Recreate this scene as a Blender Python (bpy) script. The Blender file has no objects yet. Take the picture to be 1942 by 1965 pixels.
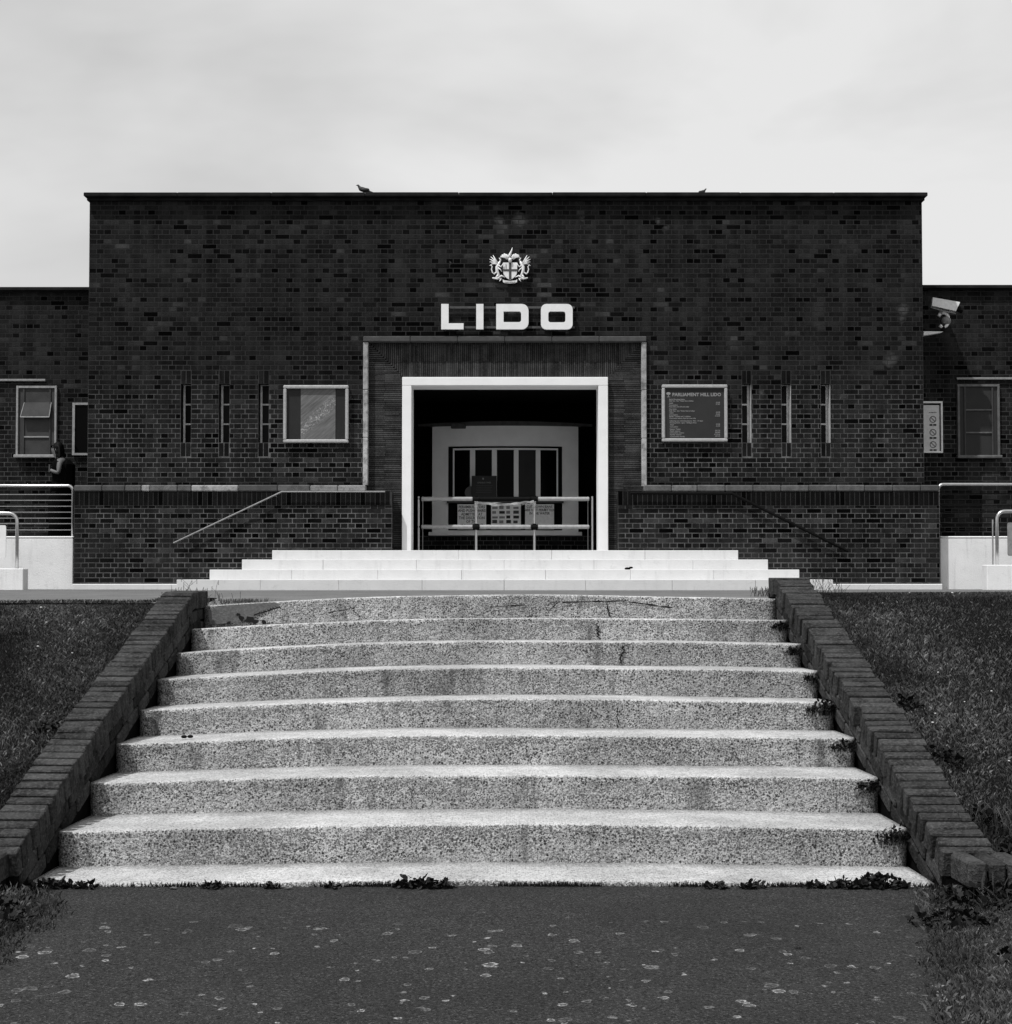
import bpy, math, random
import numpy as np
from mathutils import Vector, Matrix, noise
R = math.radians
rnd = random.Random(7)

# ------------------------------------------------------------------ camera, world, sun, exposure
SC = bpy.context.scene
COL = SC.collection
FPX, PITCH, CX, HOR = 2774.0, R(1.7), 971.0, 1108.0
PY0 = HOR - FPX*math.tan(PITCH)
ZC = 1.225                                   # eye height above the lower path
cam_d = bpy.data.cameras.new('camera')
cam = bpy.data.objects.new('camera', cam_d); COL.objects.link(cam)
cam.location = (0, 0, ZC); cam.rotation_euler = (R(90)+PITCH, 0, 0)
cam_d.sensor_fit = 'VERTICAL'; cam_d.sensor_height = 56.0; cam_d.sensor_width = 55.34
cam_d.lens = FPX/1965*56.0
cam_d.shift_y = (PY0-982.5)/1965
cam_d.clip_start = 0.05; cam_d.clip_end = 2000
SC.camera = cam
SC.view_settings.view_transform = 'Standard'; SC.view_settings.look = 'None'
SC.view_settings.exposure = 0.0; SC.view_settings.gamma = 1.0
SC.view_settings.use_curve_mapping = False

SUN_EL, SUN_AZ = R(61), R(47)                # azimuth: left of the viewing direction, behind the camera
sv = Vector((-math.sin(SUN_AZ)*math.cos(SUN_EL), -math.cos(SUN_AZ)*math.cos(SUN_EL), math.sin(SUN_EL)))
sl = bpy.data.lights.new('sun', 'SUN'); sl.energy = 4.2; sl.angle = R(0.5); sl.color = (1, 1, 1)
so = bpy.data.objects.new('sun', sl); COL.objects.link(so)
so.rotation_euler = sv.to_track_quat('Z', 'Y').to_euler(); so.location = (-10, -10, 20)

world = bpy.data.worlds.new('World'); SC.world = world; world.use_nodes = True
wn, wl = world.node_tree.nodes, world.node_tree.links
wn.clear()
w_out = wn.new('ShaderNodeOutputWorld'); w_bg = wn.new('ShaderNodeBackground')
w_sky = wn.new('ShaderNodeTexSky'); w_sky.sky_type = 'NISHITA'; w_sky.sun_disc = False
w_sky.sun_elevation = SUN_EL; w_sky.sun_rotation = math.atan2(sv.x, sv.y)
w_bw = wn.new('ShaderNodeRGBToBW'); wl.new(w_sky.outputs[0], w_bw.inputs[0])
w_tc = wn.new('ShaderNodeTexCoord'); w_map = wn.new('ShaderNodeMapping')
w_map.inputs['Scale'].default_value = (-2.1, 2.1, 5.4); w_map.inputs['Rotation'].default_value = (0, R(14), 0)
w_map.inputs['Location'].default_value = (0.55, 0.2, 0.30)
wl.new(w_tc.outputs['Generated'], w_map.inputs[0])
w_no = wn.new('ShaderNodeTexNoise'); w_no.inputs['Scale'].default_value = 1.0
w_no.inputs['Detail'].default_value = 5; w_no.inputs['Roughness'].default_value = 0.52
w_no.inputs['Distortion'].default_value = 0.3
wl.new(w_map.outputs[0], w_no.inputs['Vector'])
w_cr = wn.new('ShaderNodeValToRGB'); wl.new(w_no.outputs['Fac'], w_cr.inputs[0])
w_cr.color_ramp.elements[0].position = 0.30; w_cr.color_ramp.elements[0].color = (0.60, 0.60, 0.60, 1)
w_cr.color_ramp.elements[1].position = 0.56; w_cr.color_ramp.elements[1].color = (0.86, 0.86, 0.86, 1)
w_mul = wn.new('ShaderNodeMath'); w_mul.operation = 'MULTIPLY'; w_mul.inputs[1].default_value = 10.0
wl.new(w_cr.outputs[0], w_mul.inputs[0])
w_mx = wn.new('ShaderNodeMix'); w_mx.data_type = 'FLOAT'; w_mx.inputs[0].default_value = 0.9
wl.new(w_bw.outputs[0], w_mx.inputs[2]); wl.new(w_mul.outputs[0], w_mx.inputs[3])
wl.new(w_mx.outputs[0], w_bg.inputs['Color']); w_bg.inputs['Strength'].default_value = 0.1
wl.new(w_bg.outputs[0], w_out.inputs[0])

# ------------------------------------------------------------------ helpers
def W(px, py, Y):
    """the point of the vertical plane y=Y that lies behind photo pixel (px, py)"""
    x = (px-CX)/FPX; u = (PY0-py)/FPX
    dy = math.cos(PITCH)-u*math.sin(PITCH); dz = math.sin(PITCH)+u*math.cos(PITCH)
    t = Y/dy
    return Vector((x*t, Y, ZC+dz*t))
def WX(px, Y): return W(px, HOR, Y).x
def WZ(py, Y): return W(CX, py, Y).z

def nd(nt, t, **kw):
    n = nt.nodes.new(t)
    for k, v in kw.items():
        if k in n.inputs: n.inputs[k].default_value = v
        else: setattr(n, k, v)
    return n
def mix(nt, a, b, f, mode='MIX'):
    m = nt.nodes.new('ShaderNodeMix'); m.data_type = 'RGBA'; m.blend_type = mode
    for i, v in ((0, f), (6, a), (7, b)):
        if isinstance(v, bpy.types.NodeSocket): nt.links.new(v, m.inputs[i])
        elif i == 0: m.inputs[0].default_value = v
        else: m.inputs[i].default_value = (v, v, v, 1) if not hasattr(v, '__len__') else v
    return m.outputs[2]
def ramp(nt, src, p0, v0, p1, v1):
    r = nt.nodes.new('ShaderNodeMapRange'); r.clamp = True
    nt.links.new(src, r.inputs[0])
    r.inputs[1].default_value = p0; r.inputs[2].default_value = p1
    r.inputs[3].default_value = v0; r.inputs[4].default_value = v1
    return r.outputs[0]
def math_(nt, op, a, b=0.0):
    m = nt.nodes.new('ShaderNodeMath'); m.operation = op
    for i, v in ((0, a), (1, b)):
        if isinstance(v, bpy.types.NodeSocket): nt.links.new(v, m.inputs[i])
        else: m.inputs[i].default_value = v
    return m.outputs[0]
def nz(nt, scale, detail=3, rough=0.55, vec=None, dist=0.0):
    n = nt.nodes.new('ShaderNodeTexNoise'); n.inputs['Scale'].default_value = scale
    n.inputs['Detail'].default_value = detail; n.inputs['Roughness'].default_value = rough
    n.inputs['Distortion'].default_value = dist
    if vec is not None: nt.links.new(vec, n.inputs['Vector'])
    return n.outputs['Fac']
def pos(nt): return nt.nodes.new('ShaderNodeNewGeometry').outputs['Position']

MATS = {}
def mat(name, base=0.5, rough=0.8, var=0.15, scale=8.0, fine=0.12, fscale=120.0, bump=0.2, metal=0.0, tone=False, spec=0.3, build=None):
    if name in MATS: return MATS[name]
    m = bpy.data.materials.new(name); m.use_nodes = True; nt = m.node_tree
    p = nt.nodes['Principled BSDF']
    p.inputs['Roughness'].default_value = rough; p.inputs['Metallic'].default_value = metal
    p.inputs['Specular IOR Level'].default_value = spec
    P = pos(nt)
    c = mix(nt, base, base*(1-2*var), ramp(nt, nz(nt, scale, 4, 0.6, P), 0.35, 0, 0.65, 1))
    c = mix(nt, c, base*(1+2*fine), ramp(nt, nz(nt, fscale, 2, 0.6, P), 0.45, 0, 0.75, 0.6))
    if tone:
        a = nt.nodes.new('ShaderNodeAttribute'); a.attribute_name = 'tone'
        c = mix(nt, c, a.outputs['Fac'], 1.0, 'MULTIPLY')
    if build: c = build(nt, P, c, p) or c
    nt.links.new(c, p.inputs['Base Color'])
    if bump > 0:
        b = nt.nodes.new('ShaderNodeBump'); b.inputs['Strength'].default_value = bump
        b.inputs['Distance'].default_value = 0.01
        nt.links.new(nz(nt, fscale, 3, 0.6, P), b.inputs['Height'])
        nt.links.new(b.outputs[0], p.inputs['Normal'])
    MATS[name] = m
    return m

class MB:
    def __init__(s): s.v = []; s.f = []; s.t = []
    def poly(s, pts, tone=1.0):
        n = len(s.v); s.v += [tuple(p) for p in pts]; s.f.append(tuple(range(n, n+len(pts)))); s.t.append(tone); return s
    def add(s, vs, fs, tone=1.0):
        n = len(s.v); s.v += [tuple(p) for p in vs]
        for f in fs: s.f.append(tuple(i+n for i in f)); s.t.append(tone)
        return s
    def box(s, x0, x1, y0, y1, z0, z1, tone=1.0):
        v = [(x, y, z) for z in (z0, z1) for y in (y0, y1) for x in (x0, x1)]
        return s.add(v, [(0,2,3,1), (4,5,7,6), (0,1,5,4), (2,6,7,3), (0,4,6,2), (1,3,7,5)], tone)
    def bbox(s, x0, x1, y0, y1, z0, z1, b=0.01, tone=1.0):
        """box with chamfered edges all round"""
        xs = (x0, x0+b, x1-b, x1); ys = (y0, y0+b, y1-b, y1); zs = (z0, z0+b, z1-b, z1)
        idx = {}; vs = []
        def g(i, j, k):
            if (i, j, k) not in idx: idx[(i, j, k)] = len(vs); vs.append((xs[i], ys[j], zs[k]))
            return idx[(i, j, k)]
        F = []
        a, c = 1, 2
        F += [(g(0,1,1), g(0,1,2), g(0,2,2), g(0,2,1)), (g(3,1,1), g(3,2,1), g(3,2,2), g(3,1,2))]
        F += [(g(1,0,1), g(2,0,1), g(2,0,2), g(1,0,2)), (g(1,3,1), g(1,3,2), g(2,3,2), g(2,3,1))]
        F += [(g(1,1,0), g(1,2,0), g(2,2,0), g(2,1,0)), (g(1,1,3), g(2,1,3), g(2,2,3), g(1,2,3))]
        for i, I in ((0, 1), (3, 2)):
            for j, J in ((0, 1), (3, 2)):
                F.append((g(i,J,1), g(I,j,1), g(I,j,2), g(i,J,2)))
                F.append((g(i,1,J), g(I,1,j), g(I,2,j), g(i,2,J)))
                F.append((g(1,i,J), g(1,I,j), g(2,I,j), g(2,i,J)))
                for k, K in ((0, 1), (3, 2)): F.append((g(i,J,K), g(I,j,K), g(I,J,k)))
        return s.add(vs, F, tone)
    def tube(s, pts, rad, n=10, tone=1.0, cap=True, flat=1.0):
        pts = [Vector(p) for p in pts]
        if not hasattr(rad, '__len__'): rad = [rad]*len(pts)
        rings = []; prev = None
        for i, p in enumerate(pts):
            d = (pts[min(i+1, len(pts)-1)]-pts[max(i-1, 0)]).normalized()
            if prev is None:
                a = d.cross(Vector((0, 1, 0)));
                if a.length < 0.1: a = d.cross(Vector((1, 0, 0)))
                a.normalize()
            else:
                a = (prev-d*prev.dot(d)).normalized()
            prev = a; b = d.cross(a)
            rings.append([p+(a*math.cos(2*math.pi*k/n)+b*math.sin(2*math.pi*k/n)*flat)*rad[i] for k in range(n)])
        base = len(s.v)
        for r in rings: s.v += [tuple(q) for q in r]
        for i in range(len(pts)-1):
            for k in range(n):
                k2 = (k+1) % n
                s.f.append((base+i*n+k, base+i*n+k2, base+(i+1)*n+k2, base+(i+1)*n+k)); s.t.append(tone)
        if cap:
            s.f.append(tuple(base+k for k in range(n))[::-1]); s.t.append(tone)
            s.f.append(tuple(base+(len(pts)-1)*n+k for k in range(n))); s.t.append(tone)
        return s
    def prism(s, pts, y0, y1, tone=1.0):
        """outline in x,z pushed from y0 (front) to y1"""
        n = len(pts); v = [(x, y0, z) for x, z in pts]+[(x, y1, z) for x, z in pts]
        f = [tuple(range(n))[::-1], tuple(range(n, 2*n))]+[(i, (i+1) % n, n+(i+1) % n, n+i) for i in range(n)]
        return s.add(v, f, tone)
    def ring(s, o, i, y0, y1, tone=1.0):
        n = len(o); v = [(x, y0, z) for x, z in o]+[(x, y0, z) for x, z in i]+[(x, y1, z) for x, z in o]+[(x, y1, z) for x, z in i]
        f = []
        for k in range(n):
            q = (k+1) % n
            f += [(k, q, n+q, n+k), (k+2*n, k+3*n, q+3*n, q+2*n), (k, k+2*n, q+2*n, q), (n+k, n+q, 3*n+q, 3*n+k)]
        return s.add(v, f, tone)
    def ball(s, c, r, n=8, m=6, sc=(1,1,1), tone=1.0):
        vs = []; fs = []
        for i in range(m+1):
            th = math.pi*i/m
            for k in range(n):
                ph = 2*math.pi*k/n
                vs.append((c[0]+r*sc[0]*math.sin(th)*math.cos(ph), c[1]+r*sc[1]*math.sin(th)*math.sin(ph), c[2]+r*sc[2]*math.cos(th)))
        for i in range(m):
            for k in range(n): fs.append((i*n+k, (i+1)*n+k, (i+1)*n+(k+1) % n, i*n+(k+1) % n))
        return s.add(vs, fs, tone)
    def mesh(s, name, m, origin=(0, 0, 0), fix=False):
        me = bpy.data.meshes.new(name)
        o = Vector(origin)
        me.from_pydata([(a-o.x, b-o.y, c-o.z) for a, b, c in s.v], [], s.f)
        at = me.attributes.new('tone', 'FLOAT', 'FACE'); at.data.foreach_set('value', s.t)
        me.materials.append(m)
        if fix:
            import bmesh
            bm = bmesh.new(); bm.from_mesh(me); bmesh.ops.remove_doubles(bm, verts=bm.verts, dist=1e-5)
            bmesh.ops.recalc_face_normals(bm, faces=bm.faces); bm.to_mesh(me); bm.free()
        return me
    def build(s, name, m, parent=None, smooth=False, fix=True, kind=None):
        a = np.array(s.v); c = (a.min(0)+a.max(0))/2; c[2] = a[:, 2].min()
        o = link(name, s.mesh(name, m, c, fix), c, parent)
        if smooth: o.data.polygons.foreach_set('use_smooth', [True]*len(o.data.polygons))
        if kind: o['kind'] = kind
        return o
def link(name, data, loc=(0, 0, 0), parent=None):
    o = bpy.data.objects.new(name, data); COL.objects.link(o); o.location = loc
    if parent is not None:
        o.parent = parent
        q = parent; m = Matrix.Identity(4)
        while q is not None: m = Matrix.Translation(q.location) @ m if q.parent is None else m; q = q.parent
        # every ancestor's world matrix is a pure translation
        o.matrix_parent_inverse = Matrix.Translation(-Vector(wloc(parent)))
    o['wloc'] = tuple(loc)
    return o
def wloc(o): return tuple(o['wloc'])
def thing(name, label, cat, loc, group=None):
    o = link(name, None, loc); return tag(o, label, cat, group)
def tag(o, label, cat, group=None):
    o['label'] = label; o['category'] = cat
    if group: o['group'] = group
    return o
def text(body, size, loc, m, parent, name='lettering', align='LEFT', ext=0.001, off=0.0, sx=1.0, line=1.0):
    cu = bpy.data.curves.new(name, 'FONT'); cu.body = body; cu.size = size; cu.align_x = align
    cu.extrude = ext; cu.offset = off; cu.resolution_u = 2; cu.space_line = line
    tmp = bpy.data.objects.new('tmp', cu); me = bpy.data.meshes.new_from_object(tmp)
    bpy.data.objects.remove(tmp); bpy.data.curves.remove(cu)
    me.transform(Matrix.Rotation(R(90), 4, 'X')); me.transform(Matrix.Diagonal((sx, 1, 1, 1)))
    me.materials.clear(); me.materials.append(m); me.name = name
    return link(name, me, loc, parent)
def rrect(x0, x1, z0, z1, r, n=5):
    """rounded rectangle; r = radii bottom-left, bottom-right, top-right, top-left"""
    pts = []
    for cx, cz, a0, q in ((x0+r[0], z0+r[0], 180, r[0]), (x1-r[1], z0+r[1], 270, r[1]), (x1-r[2], z1-r[2], 0, r[2]), (x0+r[3], z1-r[3], 90, r[3])):
        for i in range(n+1):
            a = R(a0+90*i/n); pts.append((cx+q*math.cos(a), cz+q*math.sin(a)))
    return pts

# ------------------------------------------------------------------ materials
def brick_extra(nt, P, c, p):
    d = ramp(nt, nz(nt, 1.3, 5, 0.65, P), 0.40, 0.72, 0.66, 1.25)
    c = mix(nt, c, d, 1.0, 'MULTIPLY')
    mp = nt.nodes.new('ShaderNodeMapping'); mp.inputs['Scale'].default_value = (4.5, 4.5, 0.5); nt.links.new(P, mp.inputs[0])
    c = mix(nt, c, ramp(nt, nz(nt, 1.0, 4, 0.6, mp.outputs[0]), 0.38, 0.70, 0.60, 1.12), 1.0, 'MULTIPLY')     # rain streaks
    nd_ = nt.nodes.new('ShaderNodeTexNoise'); nd_.inputs['Scale'].default_value = 12; nd_.inputs['Detail'].default_value = 4; nt.links.new(P, nd_.inputs['Vector'])
    jit = nt.nodes.new('ShaderNodeVectorMath'); jit.operation = 'SCALE'; jit.inputs['Scale'].default_value = 0.16; nt.links.new(nd_.outputs['Color'], jit.inputs[0])
    pj = nt.nodes.new('ShaderNodeVectorMath'); pj.operation = 'ADD'; nt.links.new(P, pj.inputs[0]); nt.links.new(jit.outputs[0], pj.inputs[1])
    for px, py, rad, st_ in ((956, 422, .10, .7), (998, 421, .13, .7), (1262, 424, .07, .6), (1118, 418, .05, .5), (1277, 438, .06, .5), (1733, 594, .11, .6), (1731, 614, .07, .5), (1708, 692, .13, .6), (1462, 752, .05, .7), (862, 508, .03, .9)):
        q = W(px, py, 22.2); dn = nt.nodes.new('ShaderNodeVectorMath'); dn.operation = 'DISTANCE'
        nt.links.new(pj.outputs[0], dn.inputs[0]); dn.inputs[1].default_value = (q.x+.08, q.y+.08, q.z+.08)
        c = mix(nt, c, 0.11, ramp(nt, dn.outputs['Value'], rad, 0.0, rad*0.3, st_*0.7))                       # salt patches
    e = ramp(nt, nz(nt, 2.1, 6, 0.7, P, 0.6), 0.66, 0.0, 0.80, 0.35)   # lime bloom
    return mix(nt, c, 0.07, e)
M_BRICK = mat('facing_brick', 0.0205, 0.95, 0.18, 3.0, 0.3, 60, 0.5, tone=True, build=brick_extra, spec=0.02)
M_SOLDIER = mat('dark_blue_brick', 0.008, 0.9, 0.2, 6.0, 0.3, 60, 0.5, tone=True, spec=0.03)
def mortar_extra(nt, P, c, p):
    # pale repointing low on the front and between the slit windows, sooty old joints high up
    sp = nt.nodes.new('ShaderNodeSeparateXYZ'); nt.links.new(P, sp.inputs[0])
    n = nz(nt, 0.9, 5, 0.65, P)
    zz = math_(nt, 'ADD', sp.outputs['Z'], math_(nt, 'MULTIPLY', n, 2.2))
    f = ramp(nt, zz, 5.6, 0.0, 4.6, 1.0)
    f2 = ramp(nt, nz(nt, 3.2, 6, 0.75, P), 0.36, 0.08, 0.62, 1.0)
    ax_ = math_(nt, 'ABSOLUTE', sp.outputs['X'])
    f2 = math_(nt, 'MULTIPLY', f2, ramp(nt, ax_, 6.3, 1.0, 6.6, 0.5))
    # darker joints along the brick-on-end course and under and over the ledge
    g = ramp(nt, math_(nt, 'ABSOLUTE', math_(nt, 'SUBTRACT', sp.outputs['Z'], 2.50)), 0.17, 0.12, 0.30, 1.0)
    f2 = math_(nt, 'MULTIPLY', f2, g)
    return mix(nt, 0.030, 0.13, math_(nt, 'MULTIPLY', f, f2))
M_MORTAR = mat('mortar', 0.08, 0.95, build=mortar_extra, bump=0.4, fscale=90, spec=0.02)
M_COPING = mat('roof_coping', 0.022, 0.9, 0.3, 5, spec=0.03)
M_TILE = mat('creasing_tile', 0.055, 0.9, 0.25, 5.0, 0.3, 70, 0.4, tone=True, spec=0.03)
def lichen(nt, P, c, p):
    return mix(nt, c, 0.05, ramp(nt, nz(nt, 7, 6, 0.75, P), 0.48, 0.0, 0.62, 0.65))
M_STONE = mat('stone_edging', 0.32, 0.85, 0.2, 9, tone=True, build=lichen)
def whitep(nt, P, c, p):
    c = mix(nt, c, 0.40, ramp(nt, nz(nt, 9, 7, 0.75, P, 0.5), 0.56, 0.0, 0.76, 0.6))
    mp = nt.nodes.new('ShaderNodeMapping'); mp.inputs['Scale'].default_value = (9, 9, 0.8); nt.links.new(P, mp.inputs[0])
    c = mix(nt, c, 0.42, ramp(nt, nz(nt, 1.0, 5, 0.7, mp.outputs[0]), 0.56, 0.0, 0.75, 0.5))
    return mix(nt, c, 0.25, ramp(nt, nz(nt, 60, 3, 0.6, P), 0.72, 0.0, 0.80, 0.5))
M_WHITE = mat('white_masonry_paint', 0.62, 0.75, 0.04, 4, 0.0, 60, 0.25, tone=True, build=whitep)
M_WHITE3 = mat('white_gloss_masonry', 0.80, 0.7, 0.03, 4, 0.0, 60, 0.2)
M_FLOOR = mat('hall_floor', 0.45, 0.7, 0.1, 4)
M_WHITE2 = mat('white_render', 0.76, 0.85, 0.05, 3, 0.0, 60, 0.4, build=whitep)
M_GLOSSW = mat('white_gloss', 0.80, 0.4, 0.08, 25, 0.0)
M_LETTER = mat('white_letter', 0.78, 0.5, 0.04, 8, 0.0)
M_FRAME = mat('pale_window_frame', 0.30, 0.6, 0.2, 14)
M_ALU = mat('anodised_frame', 0.42, 0.42, 0.12, 30, 0.15, 200, 0.1, metal=0.35)
M_STEEL = mat('polished_steel', 0.55, 0.28, 0.1, 20, 0.0, 90, 0.0, metal=0.85)
M_TUBE = mat('barrier_tube_paint', 0.32, 0.5, 0.15, 20)
M_GALV = mat('painted_tube', 0.24, 0.5, 0.15, 20)
M_GALVD = mat('grey_rail', 0.07, 0.6, 0.2, 12)
M_GLASS = mat('dark_window_glass', 0.003, 0.08, 0.0, 3, 0.0, 3, 0.0, spec=0.03)
M_GLASSP = mat('frosted_window_glass', 0.055, 0.5, 0.15, 5, 0.1, 40, 0.1, spec=0.1)
M_SLIT = mat('slit_frame_paint', 0.72, 0.7, 0.2, 20)
M_BLACK = mat('black_paint', 0.006, 0.6, 0.2, 10, spec=0.05)
M_BOARD = mat('price_board_face', 0.024, 0.7, 0.1, 3, 0.05, 60, 0.05)
M_DIM = mat('dim_blind_glass', 0.012, 0.5, 0.1, 6, 0.05, 60, 0.05, spec=0.1)
M_REVEAL = mat('sunlit_reveal', 0.42, 0.8, 0.15, 12)  # sunlit tone of the right-hand reveals put into the colour
M_WFRAME = mat('shade_dimmed_frame', 0.12, 0.7, 0.2, 12)  # pale frame dimmed: the right wing's shade put into the colour
M_PRINT = mat('pale_print', 0.24, 0.7, 0.05, 30, 0.0, 60, 0.0)
M_INK = mat('dark_print', 0.03, 0.7, 0.0, 30, 0.0, 60, 0.0)
M_KIOSK = mat('cream_painted_wall', 0.86, 0.8, 0.05, 3, 0.0)
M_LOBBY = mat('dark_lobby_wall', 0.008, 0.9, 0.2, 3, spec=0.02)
M_PAPER = mat('notice_paper', 0.85, 0.8, 0.08, 20, 0.0)
def terr(nt, P, c, p):
    return mix(nt, c, 0.12, ramp(nt, nz(nt, 45, 3, 0.6, P), 0.5, 0, 0.7, 0.6))
M_TERR = mat('terrace_paving', 0.13, 0.95, 0.2, 2.5, 0.2, 60, 0.4, build=terr)
def asphalt(nt, P, c, p):
    sp = nt.nodes.new('ShaderNodeSeparateXYZ'); nt.links.new(P, sp.inputs[0])
    wob = nt.nodes.new('ShaderNodeVectorMath'); wob.operation = 'ADD'
    nn = nt.nodes.new('ShaderNodeTexNoise'); nn.inputs['Scale'].default_value = 28; nn.inputs['Detail'].default_value = 4
    nt.links.new(P, nn.inputs['Vector'])
    sc = nt.nodes.new('ShaderNodeVectorMath'); sc.operation = 'SCALE'; sc.inputs['Scale'].default_value = 0.045
    nt.links.new(nn.outputs['Color'], sc.inputs[0]); nt.links.new(P, wob.inputs[0]); nt.links.new(sc.outputs[0], wob.inputs[1])
    fl = nt.nodes.new('ShaderNodeVectorMath'); fl.operation = 'MULTIPLY'; fl.inputs[1].default_value = (1, 1, 0)
    nt.links.new(wob.outputs[0], fl.inputs[0])
    tot = None
    for scl, thr, rad in ((8.0, 0.48, 0.17), (11.5, 0.52, 0.20), (15.0, 0.62, 0.24), (6.1, 0.66, 0.13)):
        v = nt.nodes.new('ShaderNodeTexVoronoi'); v.inputs['Scale'].default_value = scl
        nt.links.new(fl.outputs[0], v.inputs['Vector'])
        vs = nt.nodes.new('ShaderNodeSeparateColor'); nt.links.new(v.outputs['Color'], vs.inputs[0])
        rr = math_(nt, 'MULTIPLY', vs.outputs[1], rad)
        dd = math_(nt, 'SUBTRACT', math_(nt, 'ADD', rr, 0.06), v.outputs['Distance'])
        ins = ramp(nt, dd, 0.0, 0.0, 0.035, 1.0)
        core = ramp(nt, dd, 0.035, 1.0, 0.08, 0.22)
        sel = math_(nt, 'GREATER_THAN', vs.outputs[0], thr)
        f = math_(nt, 'MULTIPLY', math_(nt, 'MULTIPLY', ins, core), sel)
        f = math_(nt, 'MULTIPLY', f, math_(nt, 'ADD', math_(nt, 'MULTIPLY', vs.outputs[2], 0.8), 0.35))
        tot = f if tot is None else math_(nt, 'MAXIMUM', tot, f)
    far = ramp(nt, sp.outputs['Y'], 5.4, 0.0, 4.8, 1.0)          # the spots thin out under the foot of the stairs
    tot = math_(nt, 'MULTIPLY', tot, far)
    tot = math_(nt, 'MULTIPLY', tot, ramp(nt, nz(nt, 100, 3, 0.7, P), 0.40, 0.1, 0.58, 1.0))
    c = mix(nt, c, 0.13, ramp(nt, nz(nt, 125, 3, 0.75, P), 0.53, 0.0, 0.70, 0.85))
    c = mix(nt, c, 0.018, ramp(nt, nz(nt, 1.1, 5, 0.65, P), 0.45, 0.0, 0.65, 0.5))
    c = mix(nt, c, 0.004, ramp(nt, nz(nt, 105, 3, 0.75, P), 0.50, 0.0, 0.36, 0.95))
    c = mix(nt, c, 0.010, ramp(nt, nz(nt, 2.3, 6, 0.7, P, 1.0), 0.60, 0.0, 0.72, 0.5))
    return mix(nt, c, 0.42, math_(nt, 'MULTIPLY', tot, 0.95))
M_ASPH = mat('worn_asphalt', 0.028, 0.9, 0.12, 3, 0.3, 170, 0.9, build=asphalt, spec=0.15)
def aggregate(nt, P, c, p):
    ge = nt.nodes.new('ShaderNodeNewGeometry'); sp = nt.nodes.new('ShaderNodeSeparateXYZ')
    nt.links.new(ge.outputs['Normal'], sp.inputs[0])
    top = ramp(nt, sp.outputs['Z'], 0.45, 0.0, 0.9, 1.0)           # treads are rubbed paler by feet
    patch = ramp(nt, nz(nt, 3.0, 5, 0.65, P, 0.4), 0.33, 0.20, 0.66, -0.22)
    ta = nt.nodes.new('ShaderNodeAttribute'); ta.attribute_name = 'tone'      # darker towards riser tops, tread backs and step ends
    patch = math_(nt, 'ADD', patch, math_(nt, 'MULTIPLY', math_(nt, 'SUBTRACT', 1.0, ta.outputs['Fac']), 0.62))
    f = None
    for scl, dens in ((76, 0.50), (115, 0.55), (165, 0.55)):
        v = nt.nodes.new('ShaderNodeTexVoronoi'); v.inputs['Scale'].default_value = scl
        nt.links.new(P, v.inputs['Vector'])
        vc = nt.nodes.new('ShaderNodeSeparateColor'); nt.links.new(v.outputs['Color'], vc.inputs[0])
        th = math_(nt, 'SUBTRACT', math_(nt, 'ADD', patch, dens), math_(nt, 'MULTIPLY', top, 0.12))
        sel = math_(nt, 'LESS_THAN', vc.outputs[0], th)
        dot = math_(nt, 'MULTIPLY', sel, ramp(nt, v.outputs['Distance'], 0.52, 0.0, 0.34, 1.0))
        dot = math_(nt, 'MULTIPLY', dot, math_(nt, 'ADD', math_(nt, 'MULTIPLY', vc.outputs[1], 0.6), 0.4))
        f = dot if f is None else math_(nt, 'MAXIMUM', f, dot)
    c = mix(nt, ramp(nt, nz(nt, 40, 4, 0.7, P), 0.3, 0.38, 0.7, 0.60), 0.032, f)
    mq = nt.nodes.new('ShaderNodeMapping'); mq.inputs['Scale'].default_value = (7, 7, 1.2); nt.links.new(P, mq.inputs[0])
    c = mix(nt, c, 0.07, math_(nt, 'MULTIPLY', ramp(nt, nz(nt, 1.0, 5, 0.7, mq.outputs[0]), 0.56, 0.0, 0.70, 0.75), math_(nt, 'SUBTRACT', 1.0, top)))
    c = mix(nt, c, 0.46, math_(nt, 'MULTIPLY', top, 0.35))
    c = mix(nt, c, ramp(nt, nz(nt, 1.7, 5, 0.7, P), 0.38, 0.72, 0.62, 1.1), 1.0, 'MULTIPLY')
    st = ramp(nt, nz(nt, 9, 5, 0.7, P), 0.63, 0.0, 0.75, 0.65)
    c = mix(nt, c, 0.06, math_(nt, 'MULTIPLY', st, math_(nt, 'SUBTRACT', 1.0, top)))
    return c
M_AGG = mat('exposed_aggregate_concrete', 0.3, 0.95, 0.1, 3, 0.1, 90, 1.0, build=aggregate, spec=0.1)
M_CRACK = mat('crack', 0.01, 1.0)
M_WBRICK = mat('weathered_coping_brick', 0.047, 0.95, 0.3, 9.0, 0.5, 75, 0.9, tone=True, spec=0.02,
    build=lambda nt, P, c, p: mix(nt, c, 0.11, ramp(nt, nz(nt, 16, 6, 0.75, P, 0.5), 0.60, 0.0, 0.74, 0.7)))
M_WMORT = mat('old_mortar', 0.006, 1.0, 0.2, 30, spec=0.02)
M_SOIL = mat('lawn_soil', 0.007, 1.0, 0.3, 5, spec=0.02)
M_GRASS = mat('grass_blades', 0.062, 0.8, 0.3, 1.7, 0.2, 9, 0.0, tone=True, spec=0.2)
M_WEED = mat('weed_leaf', 0.013, 0.7, 0.3, 30, 0.1, 60, 0.0, tone=True, spec=0.2)
M_MOSS = mat('dark_moss', 0.008, 1.0, 0.3, 30, tone=True)
M_DRY = mat('dry_grass_stem', 0.10, 0.9, 0.2, 30, 0, 60, 0, tone=True)
M_PETAL = mat('white_petal', 0.5, 0.8, 0.1, 30)
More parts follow.
